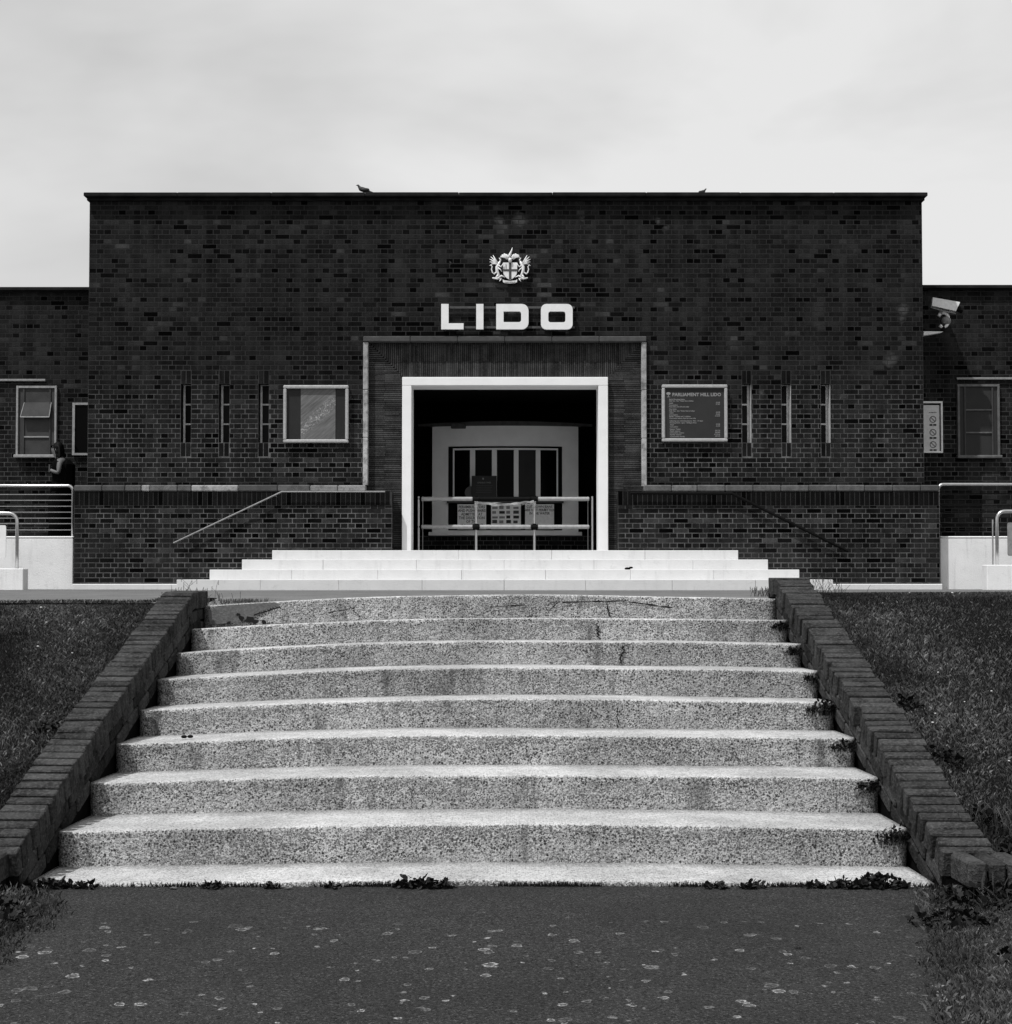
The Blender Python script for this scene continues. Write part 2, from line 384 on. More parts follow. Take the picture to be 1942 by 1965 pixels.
M_ROOF = mat('roof_felt', 0.03, 0.95, spec=0.02)
M_SKIN = mat('skin', 0.11, 0.6, 0.1, 8, 0, 60, 0)
M_CLOTH = mat('black_cloth', 0.004, 0.95, 0.2, 12, spec=0.02)
M_HAIR = mat('black_hair', 0.004, 0.6, 0.2, 60, spec=0.1)
M_BIRD = mat('pigeon_feather', 0.035, 0.7, 0.3, 40)
M_CROSS = mat('cross_enamel', 0.06, 0.5, 0.1, 20)

# ------------------------------------------------------------------ levels and planes (metres)
YF, YT, YR, YW = 22.20, 22.25, 21.95, 23.40     # facade, tiled bay, retaining walls, wings
ZB = WZ(1131, YR)                                # ground at the building
ZFL = WZ(1056, 21.75)                            # entrance floor
NS = [(9.095,.108),(8.72,.245),(8.33,.366),(7.88,.49),(7.50,.627),(7.06,.766),(6.62,.90),(6.15,1.044),(5.755,1.195)]
XL, XR = -1.90, 1.70
TERR = ZC-0.112
def wall_h(y, side=0):
    if side: return min(wall_h(y), ZC-(0.088 if side < 0 else 0.004))
    return wall_h0(y)
def wall_h0(y):                                   # height of the flank wall tops
    pts = [(5.66, 1.058), (6.0, .955), (6.35, .835), (6.99, .63), (7.81, .392), (8.87, .075), (9.15, 0.0)]
    if y <= pts[0][0]: return ZC-pts[0][1]
    for (a, ha), (b, hb) in zip(pts, pts[1:]):
        if y <= b: return ZC-(ha+(hb-ha)*(y-a)/(b-a))
    return ZC-pts[-1][1]
def ground(x, y):
    if y < 5.45: return 0.0
    if y < 9.2:
        t = (y-5.45)/3.75
        e = wall_h(y)-0.05
        e = min(e, ZC-0.17 if x < 0 else TERR+0.004)
        return max(0.012, e-0.02) if y > 5.66 else 0.012+(y-5.45)/0.21*(wall_h(5.66)-0.082)
    b_ = min(1.0, max(0.0, (x+2.3)/0.35)); t0 = (ZC-0.162)+(TERR-(ZC-0.162))*b_
    return t0+(ZB-t0)*min(1.0, (y-9.2)/(3.0 if x < 0 else 5.0))

# ------------------------------------------------------------------ the setting: ground
def grid_mesh(name, xs, ys, fz, m, kind='structure'):
    b = MB(); nx, ny = len(xs), len(ys)
    b.v = [(x, y, fz(x, y)) for y in ys for x in xs]
    for j in range(ny-1):
        for i in range(nx-1):
            a = j*nx+i; b.f.append((a, a+1, a+nx+1, a+nx)); b.t.append(1.0)
    return b.build(name, m, kind=kind, fix=False)
def g2(x, y):
    z = ground(x, y)
    if -1.95 < x < 1.75 and y > 5.3: z = -0.3 if y < 9.5 else z-0.02
    elif -2.05 < x < 1.85 and 5.3 < y < 9.5: z -= 0.08
    if y > 9.2: z -= 0.012
    return z+0.012*noise.noise(Vector((x*1.3, y*1.3, 0)))*(1.0 if (5.7 < y < 9.0 and not -2.2 < x < 2.0) else 0)-(0.008 if y < 5.5 else 0)
xs = [-400, -60, -20, -10, -6]+[-5+0.25*i for i in range(12)]+[-2.06, -2.04, -1.96, -1.94]+[-1.5, -0.5, 0.5, 1.3, 1.74, 1.76, 1.84, 1.86]+[2.1+0.25*i for i in range(14)]+[7, 10, 20, 60, 400]
ys = [-400, -60, -10, 0, 2, 4, 5, 5.28, 5.32, 5.45, 5.66]+[5.8+0.2*i for i in range(17)]+[9.1, 9.21, 9.6, 11, 14, 19.2, 25, 60, 400]
ground_o = grid_mesh('ground', xs, ys, g2, M_SOIL)
# lower path with a ragged edge
def path_edge(side, y):
    n = noise.noise(Vector((side*9.0, y*2.2, 0)))*0.09+noise.noise(Vector((side*5.0, y*9, 3)))*0.05
    if side < 0: return -1.66-0.10*max(0.0, y-4.6)+n
    return 1.62+n-0.26*min(2.2, max(0.0, 5.35-y))
b = MB(); py_ = [-30, -10, 0, 2.0]+[2.5+0.05*i for i in range(66)]+[5.76]
for a, c in zip(py_, py_[1:]):
    for i in range(8):
        q = []
        for y, t in ((a, i/8), (a, (i+1)/8), (c, (i+1)/8), (c, i/8)):
            l, r = path_edge(-1, y), path_edge(1, y); x = l+(r-l)*t
            q.append((x, y, 0.004+0.003*noise.noise(Vector((x, y, 0)))))
        b.poly(q)
b.build('path', M_ASPH, kind='structure')
# upper terrace: pavement in front of the building, joining the top of the stairs
b = MB()
drop = [(.070, .026), (.066, .012), (.070, .016), (.066, .018), (.062, .022), (.046, .016), (.038, .014), (.034, .018), (.02, .02)]
XM = (XL+XR)/2
def step_dz(k, x):
    t = (x-XM)/((XR-XL)/2); a = drop[k][0] if t < 0 else drop[k][1]
    return -a*min(1.0, abs(t))**1.7+0.004*noise.noise(Vector((x*1.5, k*7.1, 0)))
def tread(k, x): return ZC-NS[k][1]+step_dz(k, x)
def pave_z(x, y):
    z = ground(x, y)
    if -1.96 < x < 1.8 and y < 10.0:
        t = min(1.0, max(0.0, (y-9.27)/0.7)); z = (tread(0, x)-0.006)*(1-t)+z*t
    return z
ty = [9.27, 9.35, 9.5, 9.7, 10.0, 10.6, 11.3, 12.2, 13.5, 15, 17, 19.3, 22.4]
cx_ = [-1.95+3.69*i/24 for i in range(25)]
for a, c in zip(ty, ty[1:]):
    rr = lambda y: 0 if y < 9.65 else min(30.0, (y-9.65)*2.2 if y < 12.3 else 30.0)
    la = [-30, -12, -6, -4, -3, -2.3]+cx_
    A = [(x, a) for x in la]; B_ = [(x, c) for x in la]
    for t in (0.05, 0.15, 0.4, 1.0): A.append((1.74+rr(a)*t, a)); B_.append((1.74+rr(c)*t, c))
    for i in range(len(A)-1):
        q = [A[i], A[i+1], B_[i+1], B_[i]]
        if q[1][0]-q[0][0] < 1e-6 and q[2][0]-q[3][0] < 1e-6: continue
        if q[1][0]-q[0][0] < 1e-6: q = [q[0], q[2], q[3]]
        b.poly([(x, y, pave_z(x, y)) for x, y in q])
b.build('pavement', M_TERR, kind='structure')

# ------------------------------------------------------------------ brickwork
def brick_faces(b, u0, u1, v0, v1, w, depth, tone, T, ch=0.003):
    """one brick: front at w, sides back to w+depth; T maps (u, v, w) to the world"""
    f = [T(u0+ch, v0+ch, w), T(u1-ch, v0+ch, w), T(u1-ch, v1-ch, w), T(u0+ch, v1-ch, w)]
    m = [T(u0, v0, w+ch), T(u1, v0, w+ch), T(u1, v1, w+ch), T(u0, v1, w+ch)]
    k = [T(u0, v0, w+depth), T(u1, v0, w+depth), T(u1, v1, w+depth), T(u0, v1, w+depth)]
    n = [(0,1,2,3)]
    for i in range(4):
        j = (i+1) % 4
        n += [(4+i, 4+j, j, i), (8+i, 8+j, 4+j, 4+i)]
    b.add(f+m+k, n, tone)
def brick_tone(header=False):
    r = rnd.random()
    if r < (0.15 if header else 0.035): return rnd.uniform(0.05, 0.3)
    if r < (0.34 if header else 0.16): return rnd.uniform(0.45, 0.75)
    if r > 0.975: return rnd.uniform(1.5, 2.3)
    return rnd.uniform(0.78, 1.22)
def bond(u0, u1, v0, v1, holes=(), pitch=0.0752, phase=0):
    rows = []; k = 0; v = v0
    while v < v1-0.02:
        va, vb = v+0.005, min(v+pitch-0.005, v1)
        hd = (k+phase) % 2 == 1
        step = 0.1125 if hd else 0.225
        u = u0-(0.0 if hd else 0.05625)
        cuts = sorted([(h[0], h[1]) for h in holes if h[2] < (va+vb)/2 < h[3]])
        while u < u1:
            segs = [(max(u, u0)+0.005, min(u+step, u1)-0.005)]
            for a, c in cuts:
                ns = []
                for s, e in segs:
                    if e <= a or s >= c: ns.append((s, e))
                    else:
                        if a-s > 0.02: ns.append((s, a-0.004))
                        if e-c > 0.02: ns.append((c+0.004, e))
                segs = ns
            for s, e in segs:
                if e-s > 0.022: rows.append((s, e, va, vb, 'h' if hd else 's', abs((e-s)-(step-0.01)) < 1e-6))
            u += step
        v += pitch; k += 1
    return rows
POOL = {}
def pool_mesh(kind, L, H, depth, m):
    key = (kind, m.name)
    if key not in POOL:
        lst = []
        for i in range(14):
            b = MB(); dj = rnd.uniform(-0.0006, 0.0006)
            j = lambda: rnd.uniform(-0.0015, 0.0015)
            brick_faces(b, -L/2+j(), L/2+j(), -H/2+j(), H/2+j(), -depth+dj, depth, brick_tone(kind == 'h'), lambda u, v, w: (u, w, v), 0.004)
            lst.append(b.mesh('brick', m))
        POOL[key] = lst
    return POOL[key][rnd.randrange(14)]
def lay(parent, bricks, yfront, parts, m=None, proud=0.0022, rest_name='brickwork', score=None):
    """bricks facing the camera; 'parts' of them become objects of their own, the rest one mesh"""
    m = m or M_BRICK
    whole = [q for q in bricks if q[5]]
    if score: whole.sort(key=score)
    chosen = set(id(q) for q in whole[:parts])
    rest = MB()
    for q in bricks:
        if id(q) in chosen:
            L, H = q[1]-q[0], q[3]-q[2]
            me = pool_mesh(q[4], L, H, proud, m)
            link('brick', me, ((q[0]+q[1])/2, yfront, (q[2]+q[3])/2), parent)
        else:
            j = lambda: rnd.uniform(-0.0015, 0.0015)
            brick_faces(rest, q[0]+j(), q[1]+j(), q[2]+j(), q[3]+j(), yfront-proud+rnd.uniform(-0.0006, 0.0006), proud+0.004,
                        brick_tone(q[4] == 'h'), lambda u, v, w: (u, w, v))
    if rest.v: rest.build(rest_name, m, parent, fix=False, kind='stuff')
def solid_with_holes(name, x0, x1, z0, z1, y0, y1, holes, m, parent):
    xs = sorted(set([x0, x1]+[min(max(h[i], x0), x1) for h in holes for i in (0, 1)]))
    zs = sorted(set([z0, z1]+[min(max(h[i], z0), z1) for h in holes for i in (2, 3)]))
    nx, nz_ = len(xs)-1, len(zs)-1
    S = lambda i, k: 0 <= i < nx and 0 <= k < nz_ and not any(h[0] < (xs[i]+xs[i+1])/2 < h[1] and h[2] < (zs[k]+zs[k+1])/2 < h[3] for h in holes)
    b = MB()
    for i in range(nx):
        for k in range(nz_):
            if not S(i, k): continue
            a, c, d, e = xs[i], xs[i+1], zs[k], zs[k+1]
            b.poly([(a,y0,d),(c,y0,d),(c,y0,e),(a,y0,e)]); b.poly([(a,y1,d),(a,y1,e),(c,y1,e),(c,y1,d)])
            if not S(i-1, k): b.poly([(a,y0,d),(a,y0,e),(a,y1,e),(a,y1,d)])
            if not S(i+1, k): b.poly([(c,y0,d),(c,y1,d),(c,y1,e),(c,y0,e)])
            if not S(i, k-1): b.poly([(a,y0,d),(a,y1,d),(c,y1,d),(c,y0,d)])
            if not S(i, k+1): b.poly([(a,y0,e),(c,y0,e),(c,y1,e),(a,y1,e)])
    return b.build(name, m, parent)

# ------------------------------------------------------------------ the building
BX0, BX1 = WX(166, YF), WX(1775, YF)
ZTOP = WZ(381, YF)
bld = thing('lido_building', 'dark brick swimming pool building with flat parapet, lower wings and a white framed entrance', 'building', (0, YF, ZB))
BAY = (WX(704, YF), WX(1233, YF), ZB-1, WZ(655, YF))
# slit windows
slits = []
for a, c in ((344.6, 364.6), (418, 438.5), (494, 514.3), (1425.2, 1443.4), (1501.3, 1519.9), (1577, 1595.8)):
    slits.append((WX(a, YF), WX(c, YF), WZ(849.5, YF), WZ(736, YF)))
Z_LEDGE = WZ(940, YF)
holes = [BAY]+slits
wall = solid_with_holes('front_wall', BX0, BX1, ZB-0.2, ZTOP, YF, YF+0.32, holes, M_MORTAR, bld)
soldier = []
for h in slits:                                   # brick-on-end above and below every slit
    w = (h[1]-h[0])/2
    for z0, z1 in ((h[3], h[3]+0.205), (h[2]-0.215, h[2])):
        for i in range(2): soldier.append((h[0]+w*i+0.006, h[0]+w*(i+1)-0.006, z0+0.006, z1-0.006, 'v', True))
hl2 = holes+[(h[0], h[1], h[2]-0.215, h[3]+0.207) for h in slits]
front = bond(BX0, BX1, Z_LEDGE-0.03, ZTOP-0.002, hl2)
def near_entry(q):
    x = (q[0]+q[1])/2; z = (q[2]+q[3])/2
    return -(q[1]-q[0])*10+0.05*(abs(x)+abs(z-3.2))
lay(bld, front, YF, 285, score=near_entry)
for q in soldier:
    b = MB(); brick_faces(b, q[0], q[1], q[2], q[3], YF-0.003, 0.007, rnd.uniform(0.3, 0.9), lambda u, v, w: (u, w, v))
    b.build('soldier_brick', M_BRICK, bld, fix=False)
# pale bloom on a few bricks below the parapet
# side walls of the block with their bricks
for sx, X in ((-1, BX0), (1, BX1)):
    b = MB()
    for q in bond(YF+0.01, YF+2.2, Z_LEDGE-1.2, ZTOP-0.002, phase=1):
        T = (lambda u, v, w: (X-sx*w, u, v)) if sx > 0 else (lambda u, v, w: (X+w, u, v))
        brick_faces(b, q[0], q[1], q[2], q[3], -0.006, 0.011, brick_tone(q[4] == 'h'), T)
    b.build('side_brickwork', M_BRICK, bld, kind='stuff')
b = MB()
for X0_, X1_ in ((BX0, BX0+0.3), (BX1-0.3, BX1)): b.box(X0_, X1_, YF+0.322, YF+9, ZB-0.2, ZTOP)
b.box(BX0+0.302, BX1-0.302, YF+8.7, YF+9, ZB-0.2, ZTOP)
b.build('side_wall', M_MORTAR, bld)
b = MB(); b.box(BX0+0.31, BX1-0.31, YF+0.33, YF+8.69, ZTOP-0.35, ZTOP-0.2); b.build('roof', M_ROOF, bld)
# parapet coping, in lengths
b = MB(); n = 9
cz0, cz1 = ZTOP-0.004, WZ(374.5, YF)+0.012
L = (BX1-BX0+0.12)
for i in range(n):
    x0 = BX0-0.06+L*i/n; x1 = BX0-0.06+L*(i+1)/n
    c = MB(); dz = rnd.uniform(-0.002, 0.002); c.bbox(x0, x1-0.004, YF-0.13, YF+0.40, cz0+dz*0.5+0.01, cz1+dz, 0.008, rnd.uniform(0.8, 1.2))
    c.build('coping_slab', M_COPING, bld)
c = MB(); c.box(BX0-0.03, BX1+0.03, YF-0.05, YF+0.38, cz0-0.035, cz0+0.004); c.build('coping_bed', M_COPING, bld)
for sx, X in ((-1, BX0), (1, BX1)):
    c = MB(); c.box(min(X, X+sx*0.06), max(X, X+sx*0.06), YF+0.402, YF+9.05, cz0, cz1-0.003); c.build('coping_slab', M_COPING, bld)

# tiled bay round the entrance
EX0, EX1 = WX(771, YT-0.1), WX(1167.5, YT-0.1)
IX0, IX1 = WX(789, YT-0.1), WX(1149, YT-0.1)
EZ1, IZ1 = WZ(723.5, YT-0.1), WZ(739.5, YT-0.1)
TX0, TX1, TZ1 = BAY[0], BAY[1], BAY[3]
back = solid_with_holes('tile_backing', TX0, TX1, ZFL-0.2, TZ1, YT+0.012, YT+0.3, [(EX0, EX1, ZFL-1, EZ1)], M_BLACK, bld)
b = MB(); p_ = 0.0318
z = ZFL
while z < TZ1-0.01:
    for x0, x1, inner in ((TX0, EX0, 1), (EX1, TX1, -1)):
        # mitre: above the door head the courses stop on a diagonal
        t = max(0.0, (z-EZ1)/(TZ1-EZ1))
        a, c = (x0, x1-(x1-x0)*t) if inner > 0 else (x0+(x1-x0)*t, x1)
        u = a
        while u < c-0.01:
            v = min(c, u+rnd.uniform(0.24, 0.28))
            b.box(u+0.0012, v-0.0012, YT+rnd.uniform(-0.004, 0.004), YT+0.014, z+0.004, z+p_-0.005, rnd.uniform(0.6, 1.3)); u = v
    z += p_
x = TX0
while x < TX1-0.01:
    t = 0.0
    if x < EX0: t = (EX0-x)/(EX0-TX0)
    if x > EX1: t = (x-EX1)/(TX1-EX1)
    z0 = EZ1+(TZ1-EZ1)*t+0.004; zz = z0
    while zz < TZ1-0.012:
        z2 = min(TZ1-0.002, zz+rnd.uniform(0.24, 0.27))
        b.box(x+0.004, x+p_-0.005, YT+rnd.uniform(-0.004, 0.004), YT+0.014, zz, z2-0.002, rnd.uniform(0.6, 1.3)); zz = z2
    x += p_
b.build('tile', M_TILE, bld, fix=False, kind='stuff')
# stone edging: up both sides and over the top of the bay, and along the ledges
def stones(x0, x1, z0, z1, y0, y1, n, vert=False, tones=None):
    for i in range(n):
        c = MB(); t = (tones[i] if tones else rnd.uniform(0.85, 1.2))
        if vert: c.bbox(x0, x1, y0, y1, z0+(z1-z0)*i/n+0.002, z0+(z1-z0)*(i+1)/n-0.002, 0.008, t)
        else: c.bbox(x0+(x1-x0)*i/n+0.002, x0+(x1-x0)*(i+1)/n-0.002, y0, y1, z0, z1, 0.010, t)
        c.build('edging_stone', M_STONE, bld)
sz0, sz1 = WZ(655.5, YF-0.06), WZ(645.5, YF-0.06)
sx = [WX(q, YF-0.06) for q in (695.5, 705, 1232.5, 1242)]
stones(sx[0], sx[3], sz0, sz1, YF-0.075, YT+0.01, 6, tones=[0.22, .18, .21, .18, .2, .23])
stones(sx[0], sx[1], WZ(932, YF), sz0-0.003, YF-0.055, YT+0.01, 3, True, tones=[1.4, 1.25, 1.1])
stones(sx[2], sx[3], WZ(934, YF), sz0-0.003, YF-0.055, YT+0.01, 3, True, tones=[1.25, 1.2, 1.1])
# white door surround
c = MB(); RY0, RY1 = YT-0.10, YT+0.42
c.bbox(EX0, IX0, RY0, RY1, ZFL, IZ1-0.001, 0.006); c.bbox(IX1, EX1, RY0, RY1, ZFL, IZ1-0.001, 0.006)
c.bbox(EX0, EX1, RY0-0.001, RY1, IZ1, EZ1, 0.006)
c.build('door_surround', M_WHITE3, bld)

# slit window fittings
for h in slits:
    x0, x1, z0, z1 = h; y = YF+0.17
    c = MB(); fw = 0.018
    wl_, wr_ = (0.034, 0.012) if x0 < 0 else (0.012, 0.036)
    c.box(x0+0.001, x0+wl_, y, y+0.05, z0, z1); c.box(x1-wr_, x1-0.001, y, y+0.05, z0, z1)
    c.box(x0+wl_, x1-wr_, y+0.002, y+0.048, z0, z0+0.012); c.box(x0+wl_, x1-wr_, y+0.002, y+0.048, z1-0.012, z1)
    f = c.build('window', M_SLIT, bld); fw = 0.013
    for k in (1, 2):
        zz = z0+(z1-z0)*k/3; c = MB(); c.box(x0+fw, x1-fw, y+0.004, y+0.04, zz-0.012, zz+0.012); c.build('glazing_bar', M_SLIT, f)
    for k in range(3):
        c = MB(); c.box(x0+fw, x1-fw, y+0.02, y+0.026, z0+(z1-z0)*k/3+0.013, z0+(z1-z0)*(k+1)/3-0.013); c.build('pane', M_GLASS if x0 < -4.7 or (-4.4 < x0 < -4.1 and k == 0) else M_DIM, f)
    for X0_, X1_ in ((x0-0.0, x0+0.004), (x1-0.004, x1)):      # reveals coloured for light: shaded black at left, sunlit pale at right
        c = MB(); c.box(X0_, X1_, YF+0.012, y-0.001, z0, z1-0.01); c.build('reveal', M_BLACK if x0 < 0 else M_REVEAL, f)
    c = MB(); c.box(x0, x1, YF+0.224, YF+0.32, z0, z1); c.build('backing', M_BLACK, f)

# ------------------------------------------------------------------ wings
def window(parent, px0, px1, py0, py1, Y, pane_m, style, M_FRAME=M_FRAME):
    x0, x1, z0, z1 = WX(px0, Y), WX(px1, Y), WZ(py1, Y), WZ(py0, Y); fw = 0.035
    c = MB(); yy = Y-0.05 if style != 'dark' else Y-0.02
    c.bbox(x0, x0+fw, yy, yy+0.10, z0, z1, 0.004); c.bbox(x1-fw, x1, yy, yy+0.10, z0, z1, 0.004)
    c.box(x0+fw, x1-fw, yy+0.003, yy+0.09, z1-fw, z1)
    f = c.build('window', M_FRAME, parent)
    c = MB(); c.bbox(x0-0.02, x1+0.02, yy-0.05, yy+0.11, z0-0.05, z0-0.002, 0.008); c.build('sill', M_FRAME, f)
    c = MB(); c.box(x0+fw, x1-fw, yy+0.028, yy+0.036, z0, z1-fw); c.build('pane', pane_m, f)
    xm0, xm1 = x0+0.18*(x1-x0), x1-0.17*(x1-x0)
    if style == 'big':
        for X in (xm0, xm1):
            c = MB(); c.box(X-0.012, X+0.012, yy+0.012, yy+0.027, z0+0.003, z1-fw-0.003); c.build('glazing_bar', M_GLASSP, f)
        for t in (0.30, 0.62):
            zz = z0+(z1-z0)*(0.02+t); c = MB(); c.box(xm0+0.012, xm1-0.012, yy+0.010, yy+0.0265, zz-0.011, zz+0.011); c.build('glazing_bar', M_FRAME, f)
    if style == 'open':
        for X in (xm0, xm1):
            c = MB(); c.box(X-0.012, X+0.012, yy+0.012, yy+0.027, z0+0.003, z1-fw-0.003); c.build('glazing_bar', M_GLASSP, f)
        zz = z0+(z1-z0)*0.26; c = MB(); c.box(xm0+0.012, xm1-0.012, yy+0.010, yy+0.0265, zz-0.011, zz+0.011); c.build('glazing_bar', M_FRAME, f)
        # top-hung vent swung outward
        za, zb_ = z0+(z1-z0)*0.76, z0+(z1-z0)*0.54; xo = 0.012
        c = MB(); v = [(xm0+0.01, yy+0.02, za), (xm1+0.02, yy+0.02, za), (xm1+0.02-xo, yy-0.05, zb_), (xm0-0.03, yy-0.05, zb_)]
        v2 = [(a, b_+0.012, c_+0.003) for a, b_, c_ in v]; c.add(v+v2, [(0,1,2,3), (7,6,5,4), (0,4,5,1), (1,5,6,2), (2,6,7,3), (3,7,4,0)]); vt = c.build('vent_sash', M_GLASSP, f)
        c = MB(); c.tube([v[3], v[2]], 0.011, 6); c.build('sash_rail', M_FRAME, f)
        c = MB(); c.tube([v[1], v[2]], 0.008, 6); c.tube([v[0], v[3]], 0.008, 6); c.build('sash_stile', M_FRAME, f)
    return f, (x0-0.0, x1, z0, z1)
def wing(sx, Xin, Xout, ptop, wins, nparts):
    zt = WZ(ptop, YW)
    hs = []
    fr = []
    for a in wins:
        f, h = window(bld, *a); hs.append(h)
    x0, x1 = min(Xin, Xout), max(Xin, Xout)
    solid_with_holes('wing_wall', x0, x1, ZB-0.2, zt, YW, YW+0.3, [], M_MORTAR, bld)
    bk = bond(x0, x1, ZFL-0.12, zt-0.01, hs, phase=1)
    lay(bld, bk, YW, nparts)
    b = MB(); b.bbox(x0, x1, YW-0.09, YW+0.4, zt, zt+0.055, 0.008); b.build('coping_slab', M_COPING, bld)
    b = MB(); b.box(x0, x1, YW+0.305, YW+6, ZB-0.2, zt-0.3); b.build('wing_block', M_ROOF, bld)
wing(-1, BX0-0.001, -24, 559, [(-120, -40, 741, 875, YW, M_GLASSP, 'big'), (29.5, 107.5, 741, 873, YW, M_GLASSP, 'open')], 0)
wing(1, BX1+0.001, 24, 555, [(1839, 1920, 738, 874, YW, M_BOARD, 'big', M_WFRAME), (1990, 2070, 738, 874, YW, M_BOARD, 'big', M_WFRAME)], 0)
# narrow dark window beside the corner of the block
x0, x1, z0, z1 = WX(136, YW-0.06), WX(172, YW-0.06), WZ(874, YW), WZ(773.5, YW)
c = MB(); c.box(x0, x0+0.04, YW-0.06, YW-0.005, z0, z1); c.box(x0+0.04, x1, YW-0.058, YW-0.005, z1-0.035, z1); c.box(x0+0.04, x1, YW-0.058, YW-0.005, z0, z0+0.035)
nf = c.build('window', M_FRAME, bld)
c = MB(); c.box(x0+0.04, x1, YW-0.04, YW-0.012, z0+0.035, z1-0.035); c.build('pane', M_GLASS, nf)
# weathered lintels
for a, c_, y_ in ((-130, 85, 730), (1838, 2100, 727)):
    c = MB(); z = WZ(y_, YW); c.bbox(WX(a, YW), WX(c_, YW), YW-0.045, YW-0.004, z-0.018, z+0.018, 0.006); c.build('lintel', M_GALV, bld)

# ------------------------------------------------------------------ entrance hall
LX0, LX1, LY1 = -2.3, 2.3, 25.9
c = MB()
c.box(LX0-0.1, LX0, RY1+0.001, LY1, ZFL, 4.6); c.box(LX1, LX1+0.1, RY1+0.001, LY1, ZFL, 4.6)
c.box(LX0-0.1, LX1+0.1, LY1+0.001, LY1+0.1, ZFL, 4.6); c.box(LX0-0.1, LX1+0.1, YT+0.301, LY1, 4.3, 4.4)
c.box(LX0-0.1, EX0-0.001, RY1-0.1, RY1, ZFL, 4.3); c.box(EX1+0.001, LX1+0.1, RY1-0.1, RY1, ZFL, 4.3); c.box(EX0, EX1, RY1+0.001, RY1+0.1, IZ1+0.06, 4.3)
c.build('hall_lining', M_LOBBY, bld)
YK = 25.0
kx0, kx1 = WX(829, YK), WX(1110, YK); kz0, kz1 = WZ(1021, YK), WZ(819, YK)
def bow(x): return YK-0.16*(1-(x/kx1)**2)
def bowed(b, x0, x1, z0, z1, off, th, n=10, tone=1.0, dz=0.0):
    for i in range(n):
        a, c = x0+(x1-x0)*i/n, x0+(x1-x0)*(i+1)/n
        ya, yc = bow(a)+off, bow(c)+off
        da, dc = dz*(1-(a/kx1)**2), dz*(1-(c/kx1)**2)
        v = [(a,ya,z0),(c,yc,z0),(c,yc,z1+dc),(a,ya,z1+da),(a,ya+th,z0),(c,yc+th,z0),(c,yc+th,z1+dc),(a,ya+th,z1+da)]
        b.add(v, [(0,1,2,3),(7,6,5,4),(3,2,6,7),(1,0,4,5)]+([(0,3,7,4)] if i == 0 else [])+([(1,5,6,2)] if i == n-1 else []), tone)
    return b
wx0, wx1, wz0, wz1 = WX(860, YK), WX(1079, YK), WZ(966, YK), WZ(857, YK)
kb = MB()
bowed(kb, kx0, wx0, kz0, kz1, 0, 0.12, 4, dz=0.02); bowed(kb, wx1, kx1, kz0, kz1, 0, 0.12, 4, dz=0.02)
bowed(kb, wx0, wx1, wz1, kz1, 0, 0.12, 10, dz=0.02); bowed(kb, wx0, wx1, kz0, WZ(1018, YK), 0, 0.12)
kiosk = thing('ticket_kiosk', 'bowed cream ticket kiosk with a five light window inside the entrance hall', 'kiosk', (0, YK, ZFL))
kb.build('wall', M_KIOSK, kiosk)
c = MB(); bowed(c, kx0-0.06, kx1+0.06, kz0-0.06, kz0-0.001, -0.05, 0.2); c.build('ledge', M_KIOSK, kiosk)
c = MB(); bowed(c, kx0-0.25, kx1+0.25, kz1+0.02, kz1+0.06, -0.02, 0.14, 14, dz=0.02); c.build('cornice', M_GALVD, kiosk)
c = MB(); bowed(c, kx0-0.05, kx1+0.05, kz1+0.002, kz1+0.019, -0.01, 0.1, 10, dz=0.02); c.build('trim', M_GALVD, kiosk)
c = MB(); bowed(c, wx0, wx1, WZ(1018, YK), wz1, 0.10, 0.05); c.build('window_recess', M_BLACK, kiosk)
wins = [872, 902, 912, 944, 953.5, 986, 995, 1028, 1037, 1068]
c = MB(); fz0, fz1 = WZ(954, YK), WZ(862, YK)
bowed(c, WX(869, YK), WX(1071, YK), fz1-0.02, fz1+0.01, 0.03, 0.06)
for a, d in ((869, 872), (902, 912), (944, 953.5), (986, 995), (1028, 1037), (1068, 1071)):
    bowed(c, WX(a, YK), WX(d, YK), fz0, fz1-0.021, 0.03, 0.06, 1)
kf = c.build('window', M_KIOSK, kiosk)
for i in range(5):
    c = MB(); a, d = WX(wins[2*i], YK), WX(wins[2*i+1], YK)
    bowed(c, a, d, fz0, fz1-0.021, 0.055, 0.006, 1); c.build('pane', M_GLASS if i != 3 else M_BOARD, kf)  # fourth pane greyer, a reflection put into its colour
c = MB(); bowed(c, wx0-0.02, wx1+0.02, WZ(966, YK), WZ(957, YK), -0.10, 0.2); c.build('counter', M_GALVD, kiosk)
# brick base
c = MB(); bowed(c, WX(800, YK), WX(1140, YK), ZFL, kz0-0.062, 0.05, 0.2, 14); c.build('base', M_MORTAR, kiosk)
xx = WX(803, YK)
for r_ in range(int((kz0-0.07-ZFL)/0.075)):
    x = xx-(0.05 if r_ % 2 else 0)
    while x < WX(1136, YK):
        a, d = x+0.005, x+(0.22 if r_ % 2 == 0 else 0.107)
        c = MB(); bowed(c, a, d, ZFL+r_*0.075+0.005, ZFL+r_*0.075+0.07, 0.044, 0.02, 1, brick_tone(r_ % 2 == 1)); c.build('brick', M_BRICK, kiosk, fix=False); x = d+0.005
c = MB(); c.bbox(WX(865.5, YK-0.05), WX(894, YK-0.05), bow(-0.8)-0.12, bow(-0.8)-0.01, WZ(824, YK), WZ(814, YK), 0.01)
tag(c.build('alarm_box', M_GALVD), 'small grey box fixed high on the left of the cream kiosk', 'alarm box')
